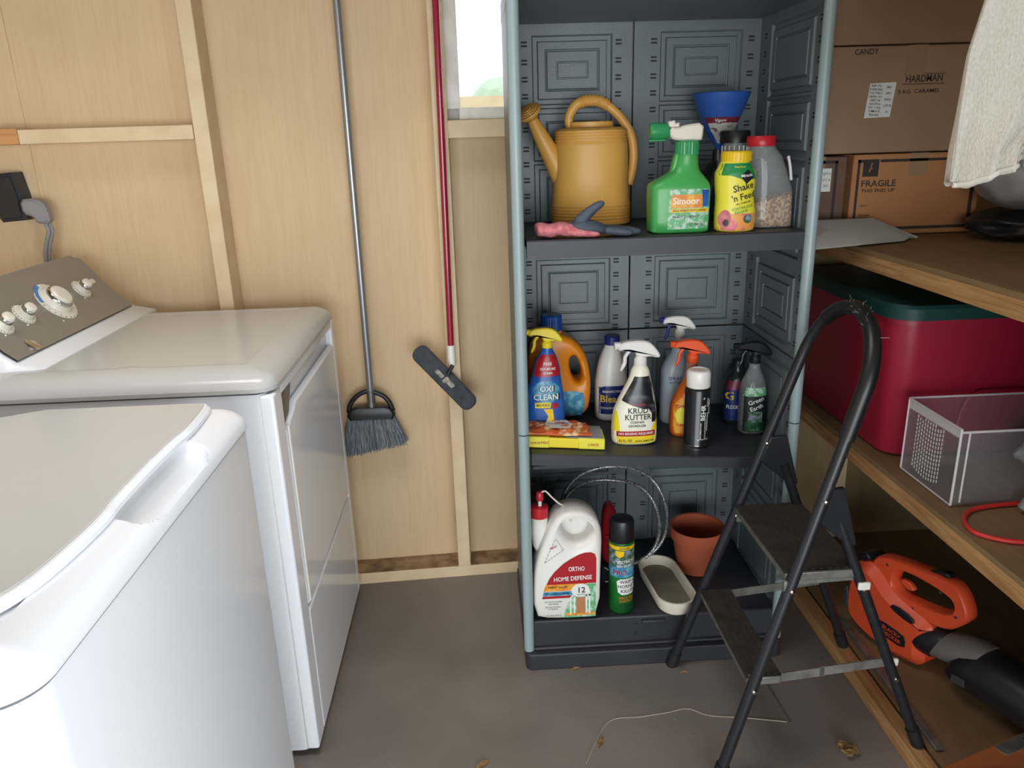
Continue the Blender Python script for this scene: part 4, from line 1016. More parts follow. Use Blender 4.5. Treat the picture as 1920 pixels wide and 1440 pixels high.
decal('label_yellow', [(.092, -.060, .034), (.108, -.055, .050), (.112, -.052, .055)], F, M_LBLO, t)
decal('label_blue', [(.078, -.062, .030), (.090, -.060, .034)], F, M_SPLASH, t)
decal('label_strip', [(.070, -.064, .010), (.077, -.062, .012)], F, M_LBLR, t)
decal('label_photo', [(.010, -.006, .079), (.020, -.006, .079), (.055, .006, .079), (.080, .022, .079), (.110, .045, .079)], F, M_MINT, t, eps=.0003)
decal('label_deck', [(.016, -.002, .078), (.024, -.002, .078)], F, M_LBLO, t, eps=.0008)
mb = MB()
for x0, x1, z0, z1 in ((.010, .014, .020, .078), (.060, .064, .020, .088), (.010, .064, .074, .079), (.020, .024, .022, .076), (.052, .056, .022, .080)): mb.box(x0, x1, -.0497, -.0487, z0, z1)
mk('label_porch', mb, M_LBLW, t, smooth=0)
mk('label_door', MB().box(.027, .050, -.0497, -.0488, .022, .070), M_CARD2, t, smooth=0)
decal('label_badge', ellipse_rows(.038, .092, .024, .020), F, M_LBLW, t, nv=1, eps=.0009)
text('lettering', [('12', .040, .092, .016, 0, .03), ('INSECT KILLER', -.022, .104, .0055, 0, .06), ('FOR INDOOR & PERIMETER', -.024, .084, .0045, 0, .066), ('MONTHS', .040, .079, .0035, 0, .02)], F, M_TXTK, t, .0014)
text('lettering', [('ORTHO', .028, .156, .013, 0, .042), ('HOME DEFENSE', .018, .128, .0125, .03, .100)], F, M_TXTW, t, .001)
text('lettering', [('KILLS ANTS, ROACHES', -.034, .060, .0032, 0, .05), ('AND SPIDERS', -.034, .053, .0032, 0, .04), ('KEEP OUT OF REACH', -.036, .044, .003, 0, .045), ('OF CHILDREN', -.036, .038, .003, 0, .03), ('1.33 GAL (5.03 L)', -.034, .018, .004, 0, .05)], F, M_PRINT, t, .001)
text('lettering', [('NEW', -.032, .222, .006, .4, .02)], F, M_LBLR, t, .001)
mb = MB()
tri = [(-.056, .178), (-.026, .248), (-.006, .214), (-.056, .178)]
for i in range(3):
    a, b = Vector((tri[i][0], -.0486, tri[i][1])), Vector((tri[i + 1][0], -.0486, tri[i + 1][1]))
    for k in range(7):
        p = a + (b - a) * (k / 7); q = a + (b - a) * ((k + .65) / 7); mb.tube([p, q], .0006, 6)
mk('lettering', mb, M_PRINT, t)
mk('filler_neck', MB().loft([[(xc + w * cos(2 * pi * j / 24), w * .9 * sin(2 * pi * j / 24), z) for j in range(24)] for xc, w, z in ((-.052, .012, .17), (-.060, .022, .205), (-.0635, .0225, .24), (-.063, .0215, .296))]), M_W, t)
c_ = mk('sprayer_cap', MB().lathe([(.023, .290), (.0235, .294), (.0235, .318), (.021, .320), (.0, .320)], -.063, 0, 36), M_REDCAP, t)
mk('cap_stem', MB().lathe([(.005, .318), (.005, .338)], -.061, 0, 16), M_W, c_)
mk('cap_nozzle', MB().lathe([(.009, .336), (.0105, .340), (.0095, .356), (.006, .361)], -.061, 0, 20), M_REDCAP, c_)
hp = spline([(-.058, -.002, .358), (-.046, -.004, .362), (-.030, -.006, .345), (-.012, -.004, .326), (.006, .01, .308), (.016, .006, .285), (.020, .0, .268)], 8)
mk('feed_tube', MB().tube(hp, .0024, 8), M_CREAM, t)
t = thing('spray_wand', 'red sprayer wand with black base standing behind the white jug', 'sprayer', (.345, 1.955, ZB))
mk('wand', MB().slab(smooth_closed([(-.024, .055), (-.026, .14), (-.024, .215), (-.014, .243), (.004, .243), (.014, .22), (.022, .16), (.026, .06)], 2), -.02, .02, xz, bev=.005), M_REDCAP, t)
mk('base', MB().loft([ring3(rrect(-.03, .034, -.024, .024, .006), z) for z in (0, .055)]), M_BLACK, t)
mk('wand_clip', MB().box(-.02, .014, -.024, -.018, .135, .150), M_REDCAP, t, bevel=.002)
mk('coiled_cord', MB().tube(spline([(-.02, -.026, .05), (.002, -.034, .035), (-.002, -.036, .012), (-.018, -.03, .006)], 6), .0018, 6), M_CREAM, t)

t = thing('wasp_spray_can', 'green wasp and hornet aerosol can with black cap and yellow band, bottom shelf', 'spray can', (.349, 1.806, ZB))
R = .0335
mk('can', MB().lathe([(.031, 0), (R, .003), (R, .208), (.0325, .212)], 0, 0, 44), M_CANG, t)
mk('cap', MB().lathe([(.0325, .211), (.0335, .214), (.0325, .262), (.029, .272), (.022, .2745)], 0, 0, 44), M_BLACK, t)
C_ = cyl(R)
decal('label_yellow', [(.194, -.05, .05), (.205, -.05, .05)], C_, M_YEL2, t, nu=30)
decal('label_art', [(.128, -.05, .05), (.192, -.05, .05)], C_, M_CANART, t, nu=30)
decal('label_blue', [(.112, -.04, .045), (.142, -.045, .03)], C_, M_SPLASH, t, nu=20, eps=.0007)
decal('label_white', [(.060, -.004, .030), (.068, -.014, .036), (.100, -.018, .038), (.108, -.008, .030)], C_, M_LBLW, t, nu=16, eps=.0007)
decal('label_shield', [(.172, -.012, -.010), (.178, -.022, .000), (.192, -.022, .0)], C_, M_YEL2, t, eps=.0009)
text('lettering', [('WASP &', .012, .099, .0095, 0, .044), ('HORNET', .011, .085, .0095, 0, .050), ('KILLER', .013, .071, .0095, 0, .044)], C_, M_TXTK, t, .0013)
text('lettering', [('SPECTRACIDE', .008, .160, .008, .1, .052), ('27 FT JET SPRAY', .006, .147, .005, .1, .046)], C_, M_TXTW, t, .0012)
text('lettering', [('PRO', -.010, .126, .014, .08, .036)], C_, M_LBLR, t, .0012)
text('lettering', [('KILLS ON', .010, .050, .007, 0, .04), ('CONTACT', .010, .040, .007, 0, .04)], C_, M_TXTO, t, .001)
text('lettering', [('NET WT 20 OZ', .008, .026, .004, 0, .04), ('DANGER', .002, .199, .005, 0, .05)], C_, M_TXTK, t, .001)

t = thing('braided_hose', 'coil of braided steel water hose standing on edge behind the wasp spray', 'hose', (.37, 2.06, ZB))
pts = []
for k in range(150):
    a = math.radians(215) - 2 * pi * 2.05 * k / 149; s_ = k / 149
    r = .158 - .020 * (s_ > .5) * min(1, (s_ - .5) * 6); h = r * .90 * (1 + sin(a))
    pts.append((.004 + r * 1.02 * cos(a) - .012 * s_, -.055 + .105 * (h / .29) + .012 * sin(3 * a) - .02 * s_, .0075 + h))
mk('hose', MB().tube(pts, .0056, 12), M_BRAID, t)
for e0, e1 in ((pts[1], pts[0]), (pts[-2], pts[-1])):
    d_ = (Vector(e1) - Vector(e0)).normalized(); mk('fitting', MB().tube([Vector(e1), Vector(e1) + d_ * .025], .0095, 6), M_CHROME, t, smooth=20)

t = thing('oval_dish', 'cream oval planter tray on the bottom shelf before the terracotta pot', 'tray', (.490, 1.872, ZB))
mb = MB()
def stad(L, W, n=12):
    r = W; o = []
    for k in range(n + 1): a = pi * k / n; o.append((r * cos(a), L - r + r * sin(a)))
    for k in range(n + 1): a = pi + pi * k / n; o.append((r * cos(a), -(L - r) + r * sin(a)))
    return o
mb.loft([ring3(stad(L, W), z) for L, W, z in ((.118, .044, 0), (.122, .048, .004), (.130, .056, .036), (.130, .056, .041), (.125, .051, .041), (.119, .045, .012))])
for i in range(len(mb.v)): x, y, z = mb.v[i]; X, Y_ = rot2(x, y, .10); mb.v[i] = (X, Y_, z)
mk('dish', mb, M_TRAY, t, smooth=30)
mb = MB().loft([ring3(stad(.118, .044), .0122), ring3(stad(.1195, .0455), .0135)])
for i in range(len(mb.v)): x, y, z = mb.v[i]; X, Y_ = rot2(x, y, .10); mb.v[i] = (X, Y_, z)
mk('dried_residue', mb, M_TRAYI, t)

t = thing('plant_pot', 'empty terracotta plant pot on the bottom shelf behind the step stool leg', 'pot', (.606, 1.985, ZB))
mk('pot', MB().lathe([(.050, 0), (.054, .003), (.070, .105), (.077, .106), (.080, .138), (.078, .141), (.073, .139), (.066, .10), (.052, .012), (.0, .012)], 0, 0, 48, caps=False), M_TERRA, t, smooth=30)

# ------------------------------------------------------------ wooden storage rack along the right wall
RX = .945
t = thing('wooden_rack', 'rough plywood and lumber storage rack along the right wall', 'shelving', (1.55, 1.2, 0))
def rb_(name, x0, x1, y0, y1, z0, z1, m, bev=.002, par=None): return mk(name, MB().box(x0, x1, y0, y1, z0, z1), m, par or t, world=True, bevel=bev)
YB = 2.33; YF = .25
for z0, z1 in ((1.034, 1.083), (.538, .587), (1.92, 1.965)):  # topmost level lies out of view, added to darken the cartons below
    yf = YF if z0 < 1.5 else 1.30
    xe = RX if z0 < 1.5 else 1.0
    rb_('edge_board', xe, xe + .038, yf, YB, z0, z1 - .012, M_EDGE)
    rb_('deck', xe + .001, 2.43, yf, YB, z1 - .012, z1, M_BOARD, .001)
    rb_('back_rail', xe + .04, 2.43, YB - .04, YB, z0, z1 - .013, M_EDGE)
    rb_('front_rail', xe + .04, 2.43, yf, yf + .038, z0, z1 - .013, M_EDGE)
rb_('edge_board', .912, .950, YF, 2.20, 0, .040, M_EDGE)
rb_('deck', .957, 2.43, YF, 2.30, .022, .040, M_BOARD, .001)
rb_('back_rail', 1.0, 2.43, 2.20, 2.22, 0, .022, M_EDGE)
for x, y in ((.985, .30), (2.39, .30), (2.39, 2.26)):
    rb_('post', x, x + .038, y, y + .038, 0, 1.965 if y < 1 and False else 1.03, M_EDGE)
rb_('post', 2.39, 2.428, 1.45, 1.49, .59, 1.92, M_EDGE)
rb_('post', 2.20, 2.238, YB - .002, YB + .03, .0, 2.49, M_EDGE)

rb_('shade_panel', RX + .01, 2.43, YF - .014, YF - .002, 0, 1.98, M_BOARD, .001)  # added out-of-view panel, blocks light coming into the rack
# red tote with a green lid
t = thing('storage_tote', 'large red plastic storage tote with a dark green lid on the lower rack shelf', 'tote', (1.28, 1.95, .588))
rings = []
for z, g in ((.588, -.018), (.594, -.006), (.60, -.003), (.935, .010)): rings.append(ring3(rrect(.975 - g, 1.62 + g, 1.70 - g, 2.24 + g * .5, .055 + g * .3, 8), z))
bt = mk('tub', MB().loft(rings), M_TOTE, t, world=True, smooth=35)
mk('tub_rim', MB().loft([ring3(rrect(.961, 1.634, 1.686, 2.25, .058, 8), z) for z in (.926, .940)]), M_TOTE, bt, world=True)
mb = MB()
mb.loft([ring3(rrect(.975 - g, 1.62 + g, 1.70 - g, 2.24 + g * .6, .055 + g * .5, 8), z) for z, g in ((.938, .020), (.939, .026), (.966, .028), (.974, .022), (.975, -.02), (.978, -.06))])
mk('lid', mb, M_TLID, t, world=True, smooth=35)
arch = [(1.135, .64), (1.14, .70), (1.155, .745), (1.185, .762), (1.42, .762), (1.45, .745), (1.465, .70), (1.47, .64)]
mk('handle_relief', MB().slab(arch, 1.6935, 1.685, lambda u, v, q: (u, q, v), bev=.003), M_TOTE, bt, world=True)

# clear bin with moulded slots
t = thing('clear_bin', 'open frosted clear plastic bin with moulded slots in front of the red tote', 'bin', (1.25, 1.54, .588))
X0, X1, Y0, Y1, ZB0, ZT = .985, 1.55, 1.440, 1.640, .5885, .766
wth = .003
mb = MB()
mb.box(X0, X1, Y0, Y1, ZB0, ZB0 + wth).box(X0, X0 + wth, Y0, Y1, ZB0 + wth, ZT - .02).box(X1 - wth, X1, Y0, Y1, ZB0 + wth, ZT)
mb.box(X0 + wth, X1 - wth, Y0, Y0 + wth, ZB0 + wth, ZT - .008).box(X0 + wth, X1 - wth, Y1 - wth, Y1, ZB0 + wth, ZT)
bn = mk('tub', mb, M_BIN, t, world=True, smooth=0)
mb = MB().tube([(X0, Y1, ZT), (X0, Y0, ZT - .002)], .0026, 8).tube([(X0, Y0, ZB0 + .004), (X0, Y0, ZT)], .0028, 8).tube([(X0 + .018, Y0 - .001, ZB0 + .01), (X0 + .018, Y0 - .001, ZT - .008)], .0022, 8)
mb.tube([(X0, Y0, ZT - .008), (X1, Y0, ZT - .008)], .0028, 8).tube([(X0, Y1, ZT), (X1, Y1, ZT)], .0026, 8).tube([(X0, Y1, ZB0 + .004), (X0, Y1, ZT)], .0022, 8).tube([(X0, Y0, ZB0 + .003), (X0, Y1, ZB0 + .003)], .0022, 8)
mb.box(X0 - .0005, X0 + wth, Y0, Y1, ZT - .022, ZT)
mk('rim', mb, M_BINR, bn, world=True)
mb = MB()
for r in range(14):
    for c in range(11):
        y = Y0 + .058 + c * .0098; u = (c - 5) / 5; z = ZB0 + .022 + r * .0098 + .010 * u * u
        if z > ZT - .026: continue
        mb.box(X0 - .0012, X0, y - .0013, y + .0013, z - .0033, z + .0033)
o = mk('moulded_slots', mb, M_BINR, bn, world=True, smooth=0); o['kind'] = 'stuff'

def crumple(name, label, cat, cx, cy, z0, rx, ry, rz, m, seed, seg=28, rings=14, amp=.16, n_low=3.0):
    rs = random.Random(seed); ph = [rs.uniform(0, 6.28) for _ in range(8)]
    t = thing(name, label, cat, (cx, cy, z0)); mb = MB(); R = []
    for i in range(rings + 1):
        th = pi * i / rings; ring = []
        for j in range(seg):
            a = 2 * pi * j / seg
            d = 1 + amp * (sin(3 * a + ph[0] + 2 * th) * .5 + sin(5 * a + ph[1] - 3 * th) * .35 + sin(9 * a + ph[2] + 5 * th) * .3 + sin(7 * th + ph[3]) * .3 + rs.uniform(-.25, .25))
            s_ = sin(th) ** .6
            ring.append((rx * s_ * d * cos(a), ry * s_ * d * sin(a), max(.001, rz * .5 * (1 - cos(th) * (1 + amp * .6 * sin(4 * a + ph[4]))))))
        R.append(ring)
    mb.loft(R); mk('bag', mb, m, t, sub=1, smooth=60); return t
crumple('plastic_bag', 'crumpled grey plastic bag inside the clear bin', 'bag', 1.36, 1.54, ZB0 + .004, .155, .072, .13, M_BAG, 3)
crumple('small_plastic_bag', 'small pale plastic bag beside the red cable', 'bag', 1.17, 1.37, .588, .075, .050, .055, M_PBAG, 5)
t = thing('red_cable', 'loop of red cable lying on the lower rack shelf before the clear bin', 'cable', (1.03, 1.35, .588))
cp = spline([(1.20, 1.427, .5935), (1.131, 1.430, .5935), (1.063, 1.425, .5935), (1.01, 1.410, .5935), (.973, 1.372, .5935), (.962, 1.324, .5935), (.989, 1.291, .5935), (1.031, 1.274, .5935), (1.10, 1.262, .5935), (1.25, 1.25, .5935)], 8)
mk('cable', MB().tube(cp, .0048, 12), M_CABLE, t, world=True)

# cardboard boxes on the upper deck
def carton(name, label, x0, x1, y0, y1, z0, z1, m, rz=0, flap=True):
    t = thing(name, label, 'box', ((x0 + x1) / 2, (y0 + y1) / 2, z0)); hx, hy, h = (x1 - x0) / 2, (y1 - y0) / 2, z1 - z0
    b = mk('carton', MB().box(-hx, hx, -hy, hy, .001, h - .001), m, t, bevel=.004)
    if flap:
        mk('flap_seam', MB().box(-hx + .002, hx - .002, -.001, .001, h - .0015, h), M_CINK, b)
        mk('tape', MB().box(-.025, .025, -hy - .0006, hy, h - .001, h + .0002).box(-.025, .025, -hy - .0006, -hy + .001, h * .72, h), M_TAPE, b)
    t.rotation_euler = (0, 0, rz)
    return t, b, (lambda u, v, e: (u, -hy - .0003 - e, v))
U = 1.084
t, b, F = carton('cardboard_box', 'brown cardboard box marked FRAGILE under the large carton', 1.003, 1.357, 2.07, 2.31, U, U + .214, M_CARD2)
mb = MB()
for x0, x1, z0, z1 in ((-.165, -.158, .006, .200), (-.165, -.150, .192, .200), (-.105, .160, .192, .199), (.150, .160, .020, .199), (-.165, .160, .014, .022)): mb.box(x0, x1, -.1206, -.1200, z0, z1)
mk('printed_border', mb, M_CINK, b, smooth=0)
mk('printed_square', MB().box(-.150, -.108, -.1207, -.1200, .156, .200), M_CINK, b, smooth=0)
text('lettering', [('/', -.130, .178, .022, 0, .01), ('~', -.128, .178, .01, 0, .024)], F, M_CARD2, b, .0012)
text('lettering', [('FRAGILE', -.104, .137, .0165, 0, .094, 1), ('THIS END UP', -.104, .119, .0085, 0, .092, 1), ('HANDLE', -.140, .080, .004, 0, .03), ('WITH CARE', -.136, .055, .004, 0, .04), ('4 PER CASE', -.136, .046, .004, 0, .04)], F, M_CINK, b, .0009)
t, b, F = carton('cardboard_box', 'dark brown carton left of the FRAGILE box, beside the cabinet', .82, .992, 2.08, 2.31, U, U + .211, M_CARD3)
mk('printed_border', MB().box(.052, .060, -.1156, -.1150, .004, .198).box(-.08, .060, -.1156, -.1150, .192, .200), M_CINK, b, smooth=0)
mk('shipping_label', MB().box(.018, .044, -.1158, -.1150, .120, .180), M_LBLW, b)
text('lettering', [('QTY 4', .031, .166, .006, 0, .02), ('LOT 18', .031, .150, .005, 0, .02), ('5521', .031, .135, .005, 0, .02)], F, M_PRINT, b, .0012)
t, b, F = carton('cardboard_box', 'large brown carton marked CANDY with a white shipping label', .874, 1.40, 2.062, 2.32, U + .2155, U + .2155 + .262, M_CARD)
text('lettering', [('CANDY', -.134, .247, .0135, .02, .062, 1)], F, M_CINK, b, .0009)
text('lettering', [('HARDMAN', .024, .180, .017, .02, .096, 1), ('5 KG  CARAMEL', .014, .150, .009, .02, .110, 1)], F, M_CINK, b, .0009)
mb = MB()
for z in (.168, .192): mb.box(-.030, .080, -.1295, -.1290, z - .0008, z + .0008)
mk('printed_line', mb, M_CINK, b, smooth=0)
def skew(u, v): return (-.097 + u + v * .10, v + .016)
mb = MB(); lab = [skew(-.034, .072), skew(.034, .074), skew(.034, .158), skew(-.034, .156)]
mb.prism(lab, -.1290, -.1298, lambda u, v, q: (u, q, v)); sl = mk('shipping_label', mb, M_LBLW, b, smooth=0)
rl = random.Random(9); ls = []
for k in range(9): ls.append((['SHIP TO:', 'STORE 0412', 'P.O. 77813', 'CARTON 1 OF 2', 'DEPT 24', 'ROUTE 6', 'WT 11 KG', 'TAMPA FL', 'FRAGILE'][k], skew(-.012, 0)[0] + .010, .166 - .0088 * k, .0050, -.05, .034))
for k in range(5): ls.append((['2451', 'UPC', '00321', 'LOT B', 'X'][k], -.066, .162 - .015 * k, .0052, -.05, .022))
text('lettering', ls, F, M_TXTK, b, .0014)
t, b, F = carton('cardboard_box', 'plain brown carton topmost of the stack beside the cabinet', .868, 1.50, 2.058, 2.325, U + .4785, U + .4785 + .30, M_CARD)

t, b, F = carton('cardboard_box', 'added unseen carton on the lower rack shelf, there to shade the tote', 1.0, 1.60, .55, 1.02, .588, .588 + .40, M_CARD)  # unseen carton added to keep light off the tote

# foam sheet lying on the deck
t = thing('foam_sheet', 'off-white folded foam sheet lying on the upper rack shelf before the cartons', 'sheet', (.97, 1.93, U))
A_ = [(.812, 1.835, .003), (1.085, 1.925, .003), (1.13, 1.975, .004), (1.045, 2.015, .052), (.88, 2.01, .052), (.80, 1.99, .049)]
mb = MB().loft([[(x, y, z + U) for x, y, z in A_], [(x + .002, y + .004, z + U + .004 - .003 * (i > 2)) for i, (x, y, z) in enumerate(A_)]])
mk('front_fold', mb, M_FOAM, t, world=True, bevel=.001)
mb = MB().loft([[(.806, 1.992, U + .046), (.88, 2.012, U + .048), (1.045, 2.017, U + .048), (1.15, 1.982, U + .001), (1.15, 2.03, U + .001), (1.02, 2.055, U + .001), (.80, 2.05, U + .001)],
                [(.806, 1.995, U + .050), (.88, 2.015, U + .053), (1.045, 2.020, U + .053), (1.155, 1.985, U + .004), (1.155, 2.033, U + .004), (1.02, 2.057, U + .004), (.80, 2.053, U + .004)]])
mk('back_fold', mb, M_FOAM, t, world=True)

crumple('black_bag', 'black plastic bag beneath the clear sack at the right end of the upper shelf', 'bag', 1.435, 1.92, U, .17, .15, .075, M_BBAG, 12)
crumple('translucent_sack', 'large translucent plastic sack behind the hanging white garment', 'bag', 1.40, 1.88, U + .076, .175, .17, .19, M_PBAG, 21, amp=.12)

# hanging white knit cardigan
t = thing('cardigan', 'white knit cardigan hanging at the right edge of the picture', 'garment', (.82, 1.0, 1.9))
def outline(z):     # left and right x of the garment at height z
    pts = [(1.288, .640, .668), (1.30, .620, .72), (1.335, .616, .80), (1.38, .616, .93), (1.45, .618, .98), (1.60, .648, 1.0), (1.75, .69, .99), (1.86, .77, .93), (1.90, .82, .88)]
    for i in range(len(pts) - 1):
        if z <= pts[i + 1][0]: break
    a, b = pts[i], pts[i + 1]; k = max(0, min(1, (z - a[0]) / (b[0] - a[0])))
    return a[1] + (b[1] - a[1]) * k, a[2] + (b[2] - a[2]) * k
rows = 60; seg = 96; mb = MB(); R = []
for i in range(rows + 1):
    f = i / rows; ring = []
    for j in range(seg):
        a = 2 * pi * j / seg
        u = -cos(a)                                    # -1 left .. 1 right
        # hem rises to the right
        x_n = (u + 1) / 2
        zb = 1.288 + .10 * max(0, x_n - .06) ** .9 + (.012 * max(0, .06 - x_n) / .06)
        z = zb + (1.90 - zb) * f
        l, r = outline(max(z, 1.335)); 
        x = l + (r - l) * x_n
        fold = .010 * sin(22 * x_n + 3.2 * f) + .007 * sin(41 * x_n - 2 * f) + .004 * sin(70 * x_n)
        y = 1.0 - .045 * sin(a) * (1 - .3 * f) + fold * (1 - .5 * f) * (1 if sin(a) > 0 else .6)
        ring.append((x, y, z))
    R.append(ring)
mb.loft(R, False, True)
o = mk('knit_body', mb, M_KNIT, t, world=True, smooth=60); sd = o.modifiers.new('thick', 'SOLIDIFY'); sd.thickness = .004; sd.offset = -1
def front_pt(x_n, f, e=.0):
    zb = 1.288 + .10 * max(0, x_n - .06) ** .9; z = zb + (1.90 - zb) * f; l, r = outline(max(z, 1.335)); x = l + (r - l) * x_n
    a = math.acos(max(-1, min(1, -(2 * x_n - 1)))); fold = .010 * sin(22 * x_n + 3.2 * f) + .007 * sin(41 * x_n - 2 * f) + .004 * sin(70 * x_n)
    return Vector((x, 1.0 - .045 * sin(a) * (1 - .3 * f) + fold * (1 - .5 * f) - e, z))
zp = [front_pt(.24 + .02 * (1 - k / 24) + .04 * sin(k / 24 * 2) * .3, .05 + .9 * k / 24, .004) for k in range(25)]
zz = mk('zip_placket', MB().tube(zp, .0035, 8), M_KNIT2, t, world=True)
p = zp[0]
mk('zip_pull', MB().box(p.x - .003, p.x + .003, p.y - .005, p.y - .002, p.z - .016, p.z + .002).box(p.x - .0018, p.x + .0018, p.y - .007, p.y - .004, p.z - .024, p.z - .012), M_CHROME, zz, world=True, bevel=.0005)
hem = [front_pt(.01 + .98 * k / 30, .008, .0) for k in range(31)]
mk('ribbed_hem', MB().tube(hem, .0035, 8), M_KNIT2, t, world=True)
mk('hanger', MB().tube(spline([(.72, 1.0, 1.885), (.85, 1.0, 1.935), (.98, 1.0, 1.885)], 6), .004, 8).tube(spline([(.85, 1.0, 1.935), (.85, 1.0, 1.975), (.862, 1.0, 1.995), (.878, 1.0, 1.978)], 6), .002, 8), M_STEEL, t, world=True)
t = thing('hanging_rod', 'steel rod overhead from which the white cardigan hangs', 'rod', (.862, .9, 1.98))
mk('rod', MB().tube([(.862, .4, 1.982), (.862, 1.29, 1.982)], .0085, 14), M_STEEL, t, world=True)
for y in (.45, 1.25): mk('hanging_strap', MB().box(.859, .865, y - .01, y + .01, 1.982, 2.5), M_STEEL, t, world=True)

# ------------------------------------------------------------ leaf blower on the bottom deck
t = thing('leaf_blower', 'orange and black cordless leaf blower on the bottom board of the rack', 'leaf blower', (1.10, 1.58, .041))
BLW = t
BA = Vector((1.05, 1.72, 0)); bd = Vector((.17, -.41, 0)).normalized(); bn_ = Vector((bd.y, -bd.x, 0))  # bn_ points to the viewer side (-x)
def bp(u, v, q): p = BA + bd * u - bn_ * 0 + Vector((-.41, -.17, 0)).normalized() * q; return (p.x, p.y, v + .006)
def blk(name, pts, h0, h1, m, par=None, bev=.008, it=1):
    return mk(name, MB().slab(smooth_closed(pts, it) if it else pts, h0, h1, bp, bev=bev), m, par or t, world=True)
bodyp = [(-.108, .095), (-.112, .16), (-.098, .232), (-.060, .262), (-.02, .250), (.02, .215), (.06, .198), (.12, .186), (.150, .176), (.142, .140), (.134, .105), (.140, .075), (.128, .052), (.10, .044), (.05, .036), (.0, .036), (-.06, .050), (-.092, .070)]
bo = blk('motor_housing', bodyp, -.055, .045, M_BLOW, bev=.022)
# handle loop above the housing
ho = [(-.050, .240), (-.048, .272), (-.020, .292), (.06, .306), (.165, .322), (.200, .304), (.228, .252), (.214, .222), (.180, .186), (.12, .176), (.02, .190), (-.03, .222)]
hi_ = [(.016, .224), (.022, .268), (.050, .282), (.165, .280), (.188, .262), (.180, .230), (.11, .214), (.04, .208)]
def bring(name, out, hole, h0, h1, m, par, bev=.006):
    cx, cz = sum(p[0] for p in hole) / len(hole), sum(p[1] for p in hole) / len(hole); N = 72
    def polar(pts):
        r = []
        for k in range(N):
            a = 2 * pi * k / N; dx, dz = cos(a), sin(a); best = .01
            for i in range(len(pts)):
                x1, z1 = pts[i][0] - cx, pts[i][1] - cz; x2, z2 = pts[(i + 1) % len(pts)][0] - cx, pts[(i + 1) % len(pts)][1] - cz
                ex, ez = x2 - x1, z2 - z1; den = dx * ez - dz * ex
                if abs(den) < 1e-12: continue
                tt = (x1 * ez - z1 * ex) / den; ss = (x1 * dz - z1 * dx) / den
                if tt > 0 and -1e-9 <= ss <= 1 + 1e-9: best = max(best, tt) if pts is not hole else tt
            r.append((cx + dx * best, cz + dz * best))
        return r
    O, H_ = polar(smooth_closed(out, 1)), polar(smooth_closed(hole, 1))
    def mv(P, Q, d):
        r = []
        for p, q in zip(P, Q):
            v = Vector((q[0] - p[0], q[1] - p[1])); v = v.normalized() * min(d, v.length * .4); r.append((p[0] + v.x, p[1] + v.y))
        return r
    rings = [[bp(u, v, q) for u, v in P_] for P_, q in ((H_, h0 + bev), (mv(H_, O, bev), h0), (mv(O, H_, bev), h0), (O, h0 + bev), (O, h1 - bev), (mv(O, H_, bev), h1), (mv(H_, O, bev), h1), (H_, h1 - bev), (H_, h0 + bev))]
    return mk(name, MB().loft(rings, False, False), m, par, world=True, smooth=45)
hn = bring('handle', ho, hi_, -.020, .022, M_BLOW, bo)
blk('trigger_switch', [(.040, .232), (.030, .246), (.052, .250), (.075, .236), (.060, .226)], -.006, .008, M_BLOW, hn, .002)
blk('handle_top_grip', [(.10, .308), (.12, .322), (.155, .330), (.165, .320), (.14, .312)], -.012, .014, M_BLACK, hn, .003)
for u, v in ((-.002, .274), (.150, .278), (.196, .236), (.012, .206), (.085, .194)):
    mk('screw_recess', MB().tube([bp(u, v, .0205), bp(u, v, .0228)], .0038, 10), M_DARK, hn, world=True)
blk('side_slot', [(.035, .176), (.048, .192), (.104, .184), (.110, .172), (.098, .164)], .040, .0462, M_BLACK, bo, .001)
lg = blk('logo_plate', [(.010, .118), (.014, .128), (.084, .124), (.096, .116), (.094, .084), (.026, .088), (.012, .098)], .040, .0466, M_BLACK, bo, .001)
gs = lambda u, v, e: tuple(Vector(bp(u, v, .0468 + e)) - BLW.location)
text('lettering', [('BLACK+', .053, .114, .0105, -.03, .066), ('DECKER', .055, .099, .0105, -.03, .068)], gs, M_BLOW, lg, .0006)
blk('intake_fins', [(-.10, .10), (-.104, .15), (-.098, .17), (-.090, .15), (-.088, .10)], .030, .0475, M_DARK, bo, .001)
blk('battery', [(-.075, .245), (-.092, .262), (-.062, .280), (-.045, .266)], -.03, .03, M_BLACK, bo, .004)
# collar, clear tube and black nozzle tube
def seg_tube(name, sts, m, par, seg=32, closed=True):
    rr = []
    for u, v, rad, sq in sts:
        rr.append([Vector(bp(u + rad * .38 * sin(a), v + rad * .93 * sin(a), -.002 + rad * sq * cos(a))) for a in [2 * pi * j / seg for j in range(seg)]])
    return mk(name, MB().loft(rr, closed, closed), m, par, world=True)
seg_tube('collar', [(.115, .128, .048, 1), (.150, .132, .050, 1), (.165, .132, .048, 1)], M_BLACK, t)
seg_tube('outlet_tube', [(.150, .130, .044, 1), (.168, .136, .047, 1), (.235, .150, .049, 1), (.262, .152, .046, 1)], M_BLOWG, t)
nz = seg_tube('nozzle_tube', [(.212, .122, .050, 1), (.222, .124, .060, 1), (.25, .124, .066, 1), (.34, .126, .068, 1), (.50, .118, .062, 1), (.72, .105, .052, .9), (.735, .104, .048, .9)], M_BLACK, t)
mk('latch_window', MB().slab([(.235, .098), (.235, .118), (.268, .122), (.268, .102)], .058, .0665, bp, bev=.001), M_DARK, nz, world=True)

